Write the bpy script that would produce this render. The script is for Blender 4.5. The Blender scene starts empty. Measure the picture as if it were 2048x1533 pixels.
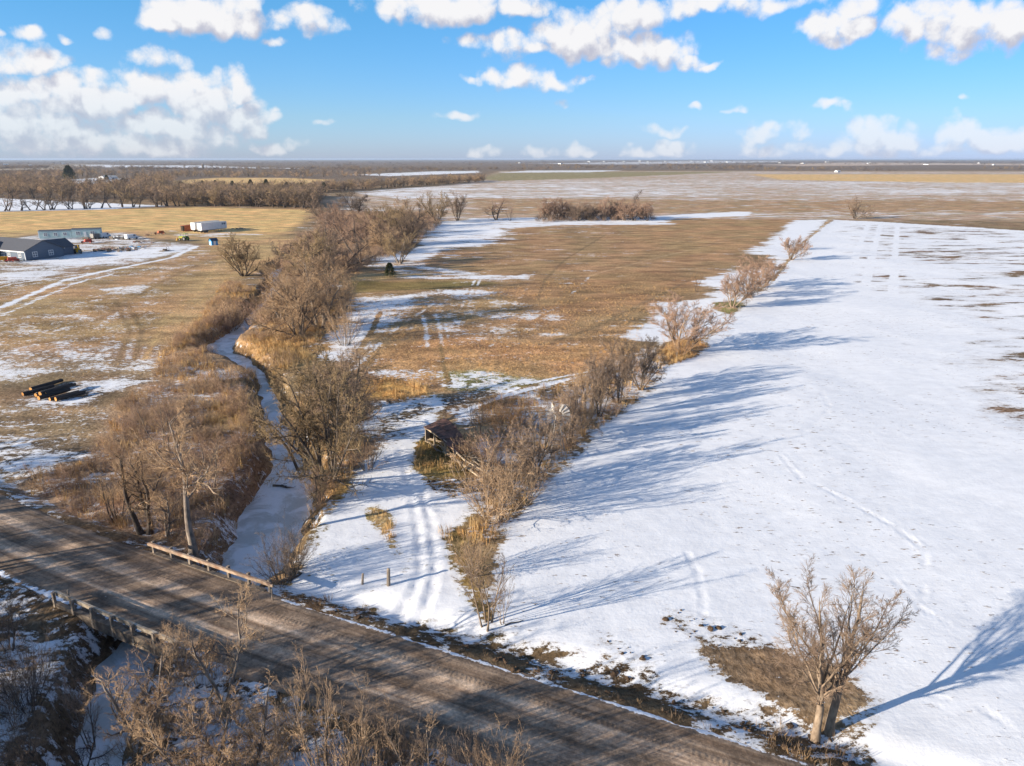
import bpy, math, random
import numpy as np
from mathutils import Vector, Matrix

SC = bpy.context.scene
COL = SC.collection

# ------------------------------------------------------------------ camera
F, CX, CY, HCAM = 1462.0, 1024.0, 766.5, 30.0      # photo focal length and centre in pixels, height in metres
PITCH = math.radians(17.05)
cam_data = bpy.data.cameras.new("camera")
cam = bpy.data.objects.new("camera", cam_data)
COL.objects.link(cam)
cam.location = (0, 0, HCAM)
cam.rotation_euler = (math.radians(90) - PITCH, 0, 0)
cam_data.sensor_width = 36.0
cam_data.sensor_fit = 'HORIZONTAL'
cam_data.lens = F / 2048.0 * 36.0
cam_data.clip_start = 0.5
cam_data.clip_end = 120000
SC.camera = cam

# ------------------------------------------------------------------ sun, sky, exposure
SUN_EL, SUN_AZ = math.radians(15.5), math.radians(24.0)      # light travels towards +x, a little towards +y
sun_dir = Vector((math.cos(SUN_EL) * math.cos(SUN_AZ), math.cos(SUN_EL) * math.sin(SUN_AZ), -math.sin(SUN_EL)))
sun_data = bpy.data.lights.new("sun", 'SUN')
sun_data.energy = 5.0
sun_data.angle = math.radians(0.53)
sun_data.color = (1.0, 0.90, 0.76)
sun = bpy.data.objects.new("sun", sun_data)
COL.objects.link(sun)
sun.rotation_euler = sun_dir.to_track_quat('-Z', 'Y').to_euler()
sun.location = (-60, -40, 60)

SC.view_settings.view_transform = 'Standard'
SC.view_settings.look = 'None'
SC.view_settings.gamma = 1.0
SC.view_settings.use_curve_mapping = False
SC.view_settings.exposure = 0.92
SC.cycles.max_bounces = 5
SC.cycles.diffuse_bounces = 2
SC.cycles.glossy_bounces = 2
SC.cycles.transparent_max_bounces = 8
SC.cycles.volume_bounces = 0
SC.cycles.use_denoising = True

def pix_dir(px, py):
    a = (px - CX) / F
    v = (py - CY) / F
    d = Vector((a, math.cos(PITCH) - v * math.sin(PITCH), -math.sin(PITCH) - v * math.cos(PITCH)))
    return d.normalized()

class NT:
    """small helper for node trees"""
    def __init__(self, tree):
        self.t = tree
    def n(self, kind, **kw):
        nd = self.t.nodes.new(kind)
        for k, v in kw.items():
            setattr(nd, k, v)
        return nd
    def put(self, sock, v):
        if v is None:
            return
        if isinstance(v, bpy.types.NodeSocket):
            self.t.links.new(v, sock)
        else:
            sock.default_value = v
    def m(self, op, a=None, b=None, c=None, clamp=False):
        nd = self.n('ShaderNodeMath', operation=op, use_clamp=clamp)
        for s, v in zip(nd.inputs, (a, b, c)):
            self.put(s, v)
        return nd.outputs[0]
    def vm(self, op, a=None, b=None, scale=None):
        nd = self.n('ShaderNodeVectorMath', operation=op)
        self.put(nd.inputs[0], a); self.put(nd.inputs[1], b)
        if scale is not None:
            self.put(nd.inputs['Scale'], scale)
        return nd.outputs['Value'] if op in ('LENGTH', 'DOT_PRODUCT') else nd.outputs[0]
    def smooth(self, x, lo, hi, a=0.0, b=1.0):
        nd = self.n('ShaderNodeMapRange', interpolation_type='SMOOTHSTEP')
        for s, v in zip(nd.inputs, (x, lo, hi, a, b)):
            self.put(s, v)
        return nd.outputs[0]
    def lin(self, x, lo, hi, a=0.0, b=1.0):
        nd = self.n('ShaderNodeMapRange')
        for s, v in zip(nd.inputs, (x, lo, hi, a, b)):
            self.put(s, v)
        return nd.outputs[0]
    def noise(self, vec, scale, detail=4, rough=0.55, dist=0.0):
        nd = self.n('ShaderNodeTexNoise')
        self.put(nd.inputs['Vector'], vec)
        nd.inputs['Scale'].default_value = scale
        nd.inputs['Detail'].default_value = detail
        nd.inputs['Roughness'].default_value = rough
        nd.inputs['Distortion'].default_value = dist
        return nd.outputs['Fac']
    def mix(self, fac, a, b, blend='MIX'):
        nd = self.n('ShaderNodeMix', data_type='RGBA', blend_type=blend)
        self.put(nd.inputs[0], fac)
        self.put(nd.inputs[6], (*a, 1) if isinstance(a, tuple) and len(a) == 3 else a)
        self.put(nd.inputs[7], (*b, 1) if isinstance(b, tuple) and len(b) == 3 else b)
        return nd.outputs[2]
    def ramp(self, fac, stops, interp='LINEAR'):
        nd = self.n('ShaderNodeValToRGB')
        cr = nd.color_ramp
        cr.interpolation = interp
        while len(cr.elements) < len(stops):
            cr.elements.new(0.5)
        for e, (p, c) in zip(cr.elements, stops):
            e.position = p
            e.color = (*c, 1)
        self.put(nd.inputs[0], fac)
        return nd.outputs[0]

# cumulus banks: centre x, centre y, half width, rise above, drop below (photo pixels)
CLOUDS = [
    (395, 38, 120, 70, 46), (470, 30, 75, 50, 48), (335, 48, 66, 50, 26), (610, 38, 82, 32, 30), (548, 78, 22, 12, 14),
    (910, 10, 200, 40, 40), (1040, 14, 70, 40, 28),
    (1020, 82, 112, 24, 34), (1160, 88, 120, 66, 36), (1290, 100, 105, 48, 38), (1385, 124, 34, 14, 14), (1425, 128, 26, 8, 8),
    (1030, 160, 82, 36, 22), (1110, 170, 56, 18, 16), (1165, 168, 26, 8, 8), (937, 161, 22, 12, 10),
    (1270, 24, 90, 30, 32), (1420, 8, 150, 32, 26), (1540, 12, 100, 22, 26),
    (1680, 62, 90, 46, 28), (1850, 40, 120, 52, 56), (1960, 58, 130, 70, 62), (1905, 100, 70, 20, 28), (1710, 18, 60, 30, 20),
    (1518, 272, 46, 36, 22), (1588, 262, 40, 26, 22), (1560, 298, 90, 18, 16), (1752, 288, 92, 58, 28), (1700, 298, 62, 18, 12), (1920, 268, 52, 42, 40), (1990, 288, 90, 46, 26), (2060, 280, 60, 40, 36),
    (50, 122, 108, 40, 30), (-10, 118, 60, 36, 40), (315, 118, 56, 26, 18), (62, 66, 36, 18, 20), (132, 72, 14, 12, 12), (210, 68, 28, 14, 14), (8, 74, 18, 12, 10),
    (300, 178, 80, 54, 54), (190, 196, 120, 46, 64), (60, 190, 110, 48, 80), (480, 186, 40, 54, 30), (420, 212, 88, 52, 64), (500, 236, 60, 40, 40), (330, 250, 210, 40, 44), (90, 262, 180, 40, 44), (540, 216, 16, 10, 8),
    (250, 285, 330, 30, 30), (400, 170, 90, 40, 50), (140, 170, 110, 40, 60), (1640, 303, 100, 10, 10), (1870, 303, 100, 14, 12), (545, 300, 46, 26, 14), (962, 308, 40, 14, 8), (1092, 304, 44, 20, 12), (1152, 304, 36, 18, 12), (1350, 298, 46, 24, 16), (1280, 304, 46, 12, 8),
    (1330, 262, 44, 14, 11), (924, 228, 42, 10, 9), (1386, 214, 16, 10, 8), (1478, 215, 18, 9, 9), (1650, 212, 40, 16, 16), (1695, 220, 34, 14, 13), (1122, 204, 16, 12, 8), (642, 238, 18, 7, 7), (1920, 198, 12, 9, 7),
]

def build_world():
    w = bpy.data.worlds.new("World")
    SC.world = w
    w.use_nodes = True
    t = w.node_tree
    t.nodes.clear()
    N = NT(t)
    tc = N.n('ShaderNodeTexCoord')
    D = tc.outputs['Generated']
    sep = N.n('ShaderNodeSeparateXYZ'); N.put(sep.inputs[0], D)
    el = sep.outputs[2]
    azim = N.m('ARCTAN2', sep.outputs[0], sep.outputs[1])
    # clear sky
    sky = N.n('ShaderNodeTexSky', sky_type='NISHITA')
    sky.sun_disc = False
    sky.sun_elevation = SUN_EL
    sky.sun_rotation = math.atan2(-sun_dir.x, -sun_dir.y) % (2 * math.pi)
    sky.altitude = 400
    sky.air_density = 1.0
    sky.dust_density = 0.3
    sky.ozone_density = 2.5
    tint = N.ramp(el, SKY_TINT)
    skyc = N.mix(1.0, sky.outputs[0], tint, 'MULTIPLY')
    hs = N.n('ShaderNodeHueSaturation')
    hs.inputs['Saturation'].default_value = SKY_SAT
    hs.inputs['Value'].default_value = SKY_VAL
    N.put(hs.inputs['Color'], skyc)
    skyc = hs.outputs[0]
    side = N.lin(azim, -0.25, 0.75, 1.0, 0.70)          # sky dimmed towards the right, red most and blue least
    sc3 = N.n('ShaderNodeCombineXYZ')
    N.put(sc3.inputs[0], side); N.put(sc3.inputs[1], N.m('POWER', side, 0.85)); N.put(sc3.inputs[2], N.m('POWER', side, 0.45))
    skyc = N.vm('MULTIPLY', skyc, sc3.outputs[0])

    def ae(px, py):
        q = pix_dir(px, py)
        return math.atan2(q.x, q.y), math.asin(q.z)
    banks = []
    for cx, cy, hw, up, dn in CLOUDS:
        a0, e0 = ae(cx, cy)
        banks.append((a0, e0, ae(cx + hw, cy)[0] - a0, ae(cx, cy - up)[1] - e0, e0 - ae(cx, cy + dn)[1], min(1.0, 0.26 + up / 62.0)))

    def shared(vec):
        """warped direction and puff noise at a direction"""
        warp = N.n('ShaderNodeTexNoise')
        N.put(warp.inputs['Vector'], vec)
        warp.inputs['Scale'].default_value = 26; warp.inputs['Detail'].default_value = 2
        wv = N.vm('SCALE', N.vm('SUBTRACT', warp.outputs['Color'], (0.5, 0.5, 0.5)), scale=0.034)
        dw = N.vm('NORMALIZE', N.vm('ADD', vec, wv))
        sp = N.n('ShaderNodeSeparateXYZ'); N.put(sp.inputs[0], dw)
        az_ = N.m('ARCTAN2', sp.outputs[0], sp.outputs[1])
        el_ = N.m('ARCSINE', sp.outputs[2])
        n1 = N.noise(vec, 30, 7, 0.66)
        vor = N.n('ShaderNodeTexVoronoi', feature='F1')
        vor.inputs['Scale'].default_value = 48
        vor.inputs['Detail'].default_value = 0.0
        N.put(vor.inputs['Vector'], dw)
        puff = N.m('MULTIPLY_ADD', vor.outputs['Distance'], -0.85, 0.357)
        return az_, el_, N.m('ADD', puff, N.m('MULTIPLY_ADD', n1, 1.9, -0.95))

    def sector(group):
        """node group: cloud depth at the direction and a little towards the light"""
        g = bpy.data.node_groups.new("cloud_banks", 'ShaderNodeTree')
        for nm in ("Az", "El", "Lump", "Az1", "El1", "Lump1"):
            g.interface.new_socket(nm, in_out='INPUT', socket_type='NodeSocketFloat')
        g.interface.new_socket("D0", in_out='OUTPUT', socket_type='NodeSocketFloat')
        g.interface.new_socket("D1", in_out='OUTPUT', socket_type='NodeSocketFloat')
        G = NT(g)
        gi, go = G.n('NodeGroupInput'), G.n('NodeGroupOutput')
        for j in (0, 1):
            az_, el_, lump = (gi.outputs[3 * j + i] for i in range(3))
            best = None
            for a0, e0, wa, hu, hd, k in group:
                u = G.m('MULTIPLY_ADD', az_, 1 / wa, -a0 / wa)
                v1 = G.m('MULTIPLY_ADD', el_, 1 / hu, -e0 / hu)
                v2 = G.m('MULTIPLY_ADD', el_, -1 / hd, e0 / hd)
                v = G.m('MAXIMUM', v1, v2)
                r2 = G.m('MULTIPLY_ADD', u, u, G.m('MULTIPLY', v, v))
                di = G.m('MULTIPLY_ADD', r2, -k, k)
                best = di if best is None else G.m('MAXIMUM', best, di)
            G.put(go.inputs[j], G.m('ADD', G.m('MAXIMUM', best, -1.2), lump))
        return g

    def background(col):
        bg = N.n('ShaderNodeBackground')
        N.put(bg.inputs[0], col)
        bg.inputs[1].default_value = SKY_STRENGTH
        return bg.outputs[0]

    def clouded(d0, d1):
        alpha = N.smooth(d0, -0.20, 0.66)
        shade = N.smooth(N.m('SUBTRACT', d0, d1), -0.66, 0.42)
        thick = N.smooth(d0, 0.1, 1.1)
        cl = N.mix(shade, CLOUD_DARK, CLOUD_LIT)
        cl = N.mix(N.m('MULTIPLY', N.m('SUBTRACT', 1.0, shade), N.m('MULTIPLY', thick, 0.55)), cl, CLOUD_BASE)
        low = N.smooth(el, 0.0, 0.10)          # far banks dissolve into the low sky
        alpha = N.m('MULTIPLY', alpha, N.m('MULTIPLY_ADD', low, 0.42, 0.55))
        return background(N.mix(alpha, skyc, cl))

    s0 = shared(D)
    s1 = shared(N.vm('ADD', D, (-0.008, 0.0, 0.019)))
    edges = [-0.72, -0.50, -0.36, -0.22, -0.06, 0.08, 0.22, 0.36, 0.50, 0.72]
    shader = None
    for lo, hi in zip(edges[:-1], edges[1:]):
        group = [b for b in banks if b[0] + b[2] * 1.5 + 0.03 > lo and b[0] - b[2] * 1.5 - 0.03 < hi]
        nd = N.n('ShaderNodeGroup'); nd.node_tree = sector(group)
        for sock, v in zip(nd.inputs, (*s0, *s1)):
            N.put(sock, v)
        c = clouded(nd.outputs[0], nd.outputs[1])
        if shader is None:
            shader = c
        else:
            mx = N.n('ShaderNodeMixShader')
            N.put(mx.inputs[0], N.m('GREATER_THAN', azim, lo))
            t.links.new(shader, mx.inputs[1]); t.links.new(c, mx.inputs[2])
            shader = mx.outputs[0]
    # the same fair-weather cumulus goes on over the rest of the sky
    gen = N.m('MULTIPLY_ADD', N.noise(N.vm('MULTIPLY', D, (5.0, 5.0, 9.0)), 1.0, 3, 0.55), 7.0, -3.9)
    ga = N.m('MULTIPLY', N.smooth(gen, 0.0, 0.6), N.smooth(el, 0.0, 0.08))
    plain = background(N.mix(ga, skyc, N.mix(N.smooth(gen, 0.2, 1.2), CLOUD_LIT, CLOUD_DARK)))
    inview = N.m('MULTIPLY', N.m('LESS_THAN', N.m('ABSOLUTE', azim), 0.72), N.m('MULTIPLY', N.m('LESS_THAN', el, 0.30), N.m('GREATER_THAN', el, -0.002)))
    mx = N.n('ShaderNodeMixShader')
    N.put(mx.inputs[0], inview)
    t.links.new(plain, mx.inputs[1]); t.links.new(shader, mx.inputs[2])
    w.cycles.sampling_method = 'MANUAL'
    w.cycles.sample_map_resolution = 256
    out = N.n('ShaderNodeOutputWorld')
    t.links.new(mx.outputs[0], out.inputs[0])

CLOUD_LIT, CLOUD_DARK, CLOUD_BASE = (5.05, 4.98, 5.0), (3.0, 3.05, 3.6), (2.35, 2.35, 2.9)
SKY_TINT = [(0.0, (0.60, 0.75, 1.42)), (0.05, (0.65, 0.81, 1.20)), (0.22, (0.70, 1.0, 1.16)), (0.6, (0.95, 1.05, 1.15))]
SKY_SAT, SKY_VAL, SKY_STRENGTH = 1.12, 0.92, 0.10
build_world()

# ------------------------------------------------------------------ helpers: photo pixel -> place on the ground
def W(px, py, z=0.0):
    """point where the sight line of a photo pixel meets the level z"""
    d = pix_dir(px, py)
    k = (HCAM - z) / -d.z
    return (d.x * k, d.y * k)

def height_to(px, py, top, z=0.0):
    """height of an upright thing standing at pixel (px, py) whose top shows at pixel row top"""
    x, y = W(px, py, z)
    d = pix_dir(px, top)
    return HCAM + d.z * (y / d.y) - z

def width_m(px, py, w):
    x, y = W(px, py)
    return w / F * math.hypot(y * math.cos(PITCH) + HCAM * math.sin(PITCH), 0.0)

def vnoise(x, y, seed=0):
    """smooth value noise on arrays, 0..1"""
    x = np.asarray(x, float); y = np.asarray(y, float)
    xi, yi = np.floor(x).astype(np.int64), np.floor(y).astype(np.int64)
    fx, fy = x - xi, y - yi
    fx = fx * fx * (3 - 2 * fx); fy = fy * fy * (3 - 2 * fy)
    def h(a, b):
        n = (a * 374761393 + b * 668265263 + seed * 982451653) & 0x7fffffff
        n = ((n ^ (n >> 13)) * 1274126177) & 0x7fffffff
        return ((n ^ (n >> 16)) & 0xffff) / 65535.0
    return (h(xi, yi) * (1 - fx) + h(xi + 1, yi) * fx) * (1 - fy) + (h(xi, yi + 1) * (1 - fx) + h(xi + 1, yi + 1) * fx) * fy

def fbm(x, y, seed=0, oct=4):
    s, a, t = 0, 1.0, 0
    for k in range(oct):
        s = s + a * vnoise(x * 2 ** k, y * 2 ** k, seed + k); t += a; a *= 0.5
    return s / t

def seg_dist(x, y, pts, vals=None):
    """distance to a polyline, and a value carried along it"""
    best = np.full(x.shape, 1e9); val = np.zeros(x.shape)
    for i in range(len(pts) - 1):
        (ax, ay), (bx, by) = pts[i], pts[i + 1]
        dx, dy = bx - ax, by - ay
        t = np.clip(((x - ax) * dx + (y - ay) * dy) / (dx * dx + dy * dy + 1e-9), 0, 1)
        d = np.hypot(x - ax - t * dx, y - ay - t * dy)
        m = d < best
        best = np.where(m, d, best)
        if vals is not None:
            val = np.where(m, vals[i] + t * (vals[i + 1] - vals[i]), val)
    return (best, val) if vals is not None else best

def smooth_line(pts, vals, n=6):
    out, ov = [], []
    P = [pts[0]] + list(pts) + [pts[-1]]; V = [vals[0]] + list(vals) + [vals[-1]]
    for i in range(1, len(P) - 2):
        for k in range(n):
            t = k / n
            def cr(a, b, c, d):
                return 0.5 * (2 * b + (c - a) * t + (2 * a - 5 * b + 4 * c - d) * t * t + (3 * b - a - 3 * c + d) * t ** 3)
            out.append(tuple(cr(P[i - 1][j], P[i][j], P[i + 1][j], P[i + 2][j]) for j in (0, 1)))
            ov.append(V[i] + t * (V[i + 1] - V[i]))
    out.append(pts[-1]); ov.append(vals[-1])
    return out, ov

def poly_sd(x, y, poly):
    """signed distance to a polygon, positive inside"""
    inside = np.zeros(x.shape, bool)
    n = len(poly)
    d = seg_dist(x, y, list(poly) + [poly[0]])
    for i in range(n):
        (ax, ay), (bx, by) = poly[i], poly[(i + 1) % n]
        c = ((ay > y) != (by > y)) & (x < (bx - ax) * (y - ay) / (by - ay + 1e-12) + ax)
        inside ^= c
    return np.where(inside, d, -d)

def sstep(x, a, b):
    t = np.clip((x - a) / (b - a), 0, 1)
    return t * t * (3 - 2 * t)

# ------------------------------------------------------------------ road and creek lines
RD, RN = (0.906, -0.423), (0.423, 0.906)      # along the road, across it
ROAD_Z, ROAD_HALF = 0.30, 3.25
def road_sc(x, y):
    s = x * RD[0] + y * RD[1]
    q = np.clip(-s - 30, 0, 45)
    lin = np.clip(-s - 75, 0, None)
    c = x * RN[0] + y * RN[1] - (30.2 + 0.0013 * q * q + 0.117 * lin)
    return s, c
def road_xy(s, c):
    q = min(max(-s - 30, 0), 45); l = max(-s - 75, 0)
    cc = c + 30.2 + 0.0013 * q * q + 0.117 * l
    return (s * RD[0] + cc * RN[0], s * RD[1] + cc * RN[1])

ICE_Z = -2.1
CREEK_PX = [(150, 2000, 2.0), (195, 1600, 1.2), (215, 1450, 1.1), (245, 1370, 1.2), (290, 1292, 1.7), (465, 1172, 2.3), (530, 1090, 2.8), (562, 1015, 3.0), (580, 955, 2.2),
            (566, 900, 1.3), (545, 830, 0.95), (530, 780, 0.8), (518, 750, 0.8), (478, 726, 1.6), (438, 706, 2.2), (445, 690, 2.0), (482, 662, 1.7),
            (515, 630, 1.5), (542, 600, 1.3), (556, 572, 1.2), (548, 552, 1.2), (570, 536, 1.6), (620, 522, 1.6), (680, 500, 1.6), (740, 478, 1.6), (830, 458, 1.6), (930, 441, 1.6), (1010, 436, 1.5)]
CREEK, CREEK_W = smooth_line([W(a, b, ICE_Z) for a, b, c in CREEK_PX], [c for a, b, c in CREEK_PX], 5)

def base_z(x, y):
    """ground level"""
    x = np.asarray(x, float); y = np.asarray(y, float)
    r = np.hypot(x, y)
    near = 1 - sstep(r, 250, 500)
    z = near * ((fbm(x / 19, y / 19, 3, 3) - 0.5) * 0.5)
    z = z + (fbm(x / 900, y / 900, 11, 2) - 0.5) * 9.0 * sstep(r, 1500, 4000)
    s, c = road_sc(x, y)
    on = (y < 400)
    wr = np.where(on, 1 - sstep(np.abs(c), 3.6, 6.5), 0)
    z = z * (1 - wr) + (ROAD_Z - 0.07) * wr
    # shallow ditch beyond the road edge
    z = z - np.where(on, 0.35 * np.exp(-((np.abs(c) - 6.0) / 1.3) ** 2), 0)
    d, w = seg_dist(x, y, CREEK, CREEK_W)
    edge = fbm(x / 2.5, y / 2.5, 21, 3) - 0.5
    bank = d - w + edge * 1.6
    carve = ICE_Z - 0.35 + (0.35 - ICE_Z + 0.3) * sstep(bank, -0.5, 2.6)
    far = sstep(r, 330, 420)
    carve = carve + far * 50
    return np.where(carve < z, carve, z)

def gz(x, y):
    return float(base_z(np.array([x]), np.array([y]))[0])

# ------------------------------------------------------------------ what covers the ground (grass, soil and litter; the grass tones include low sun on its blades)
GOLD, STRAW, BROWN, RUST = (0.74, 0.50, 0.22), (0.56, 0.38, 0.19), (0.40, 0.255, 0.135), (0.48, 0.285, 0.14)
OLIVE, DIRT, MUD, FIELD = (0.24, 0.185, 0.07), (0.22, 0.15, 0.095), (0.13, 0.085, 0.05), (0.50, 0.37, 0.26)
SCRUB, DARK, OCHRE, GREENISH = (0.38, 0.26, 0.165), (0.18, 0.13, 0.09), (0.66, 0.40, 0.14), (0.27, 0.25, 0.10)
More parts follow.
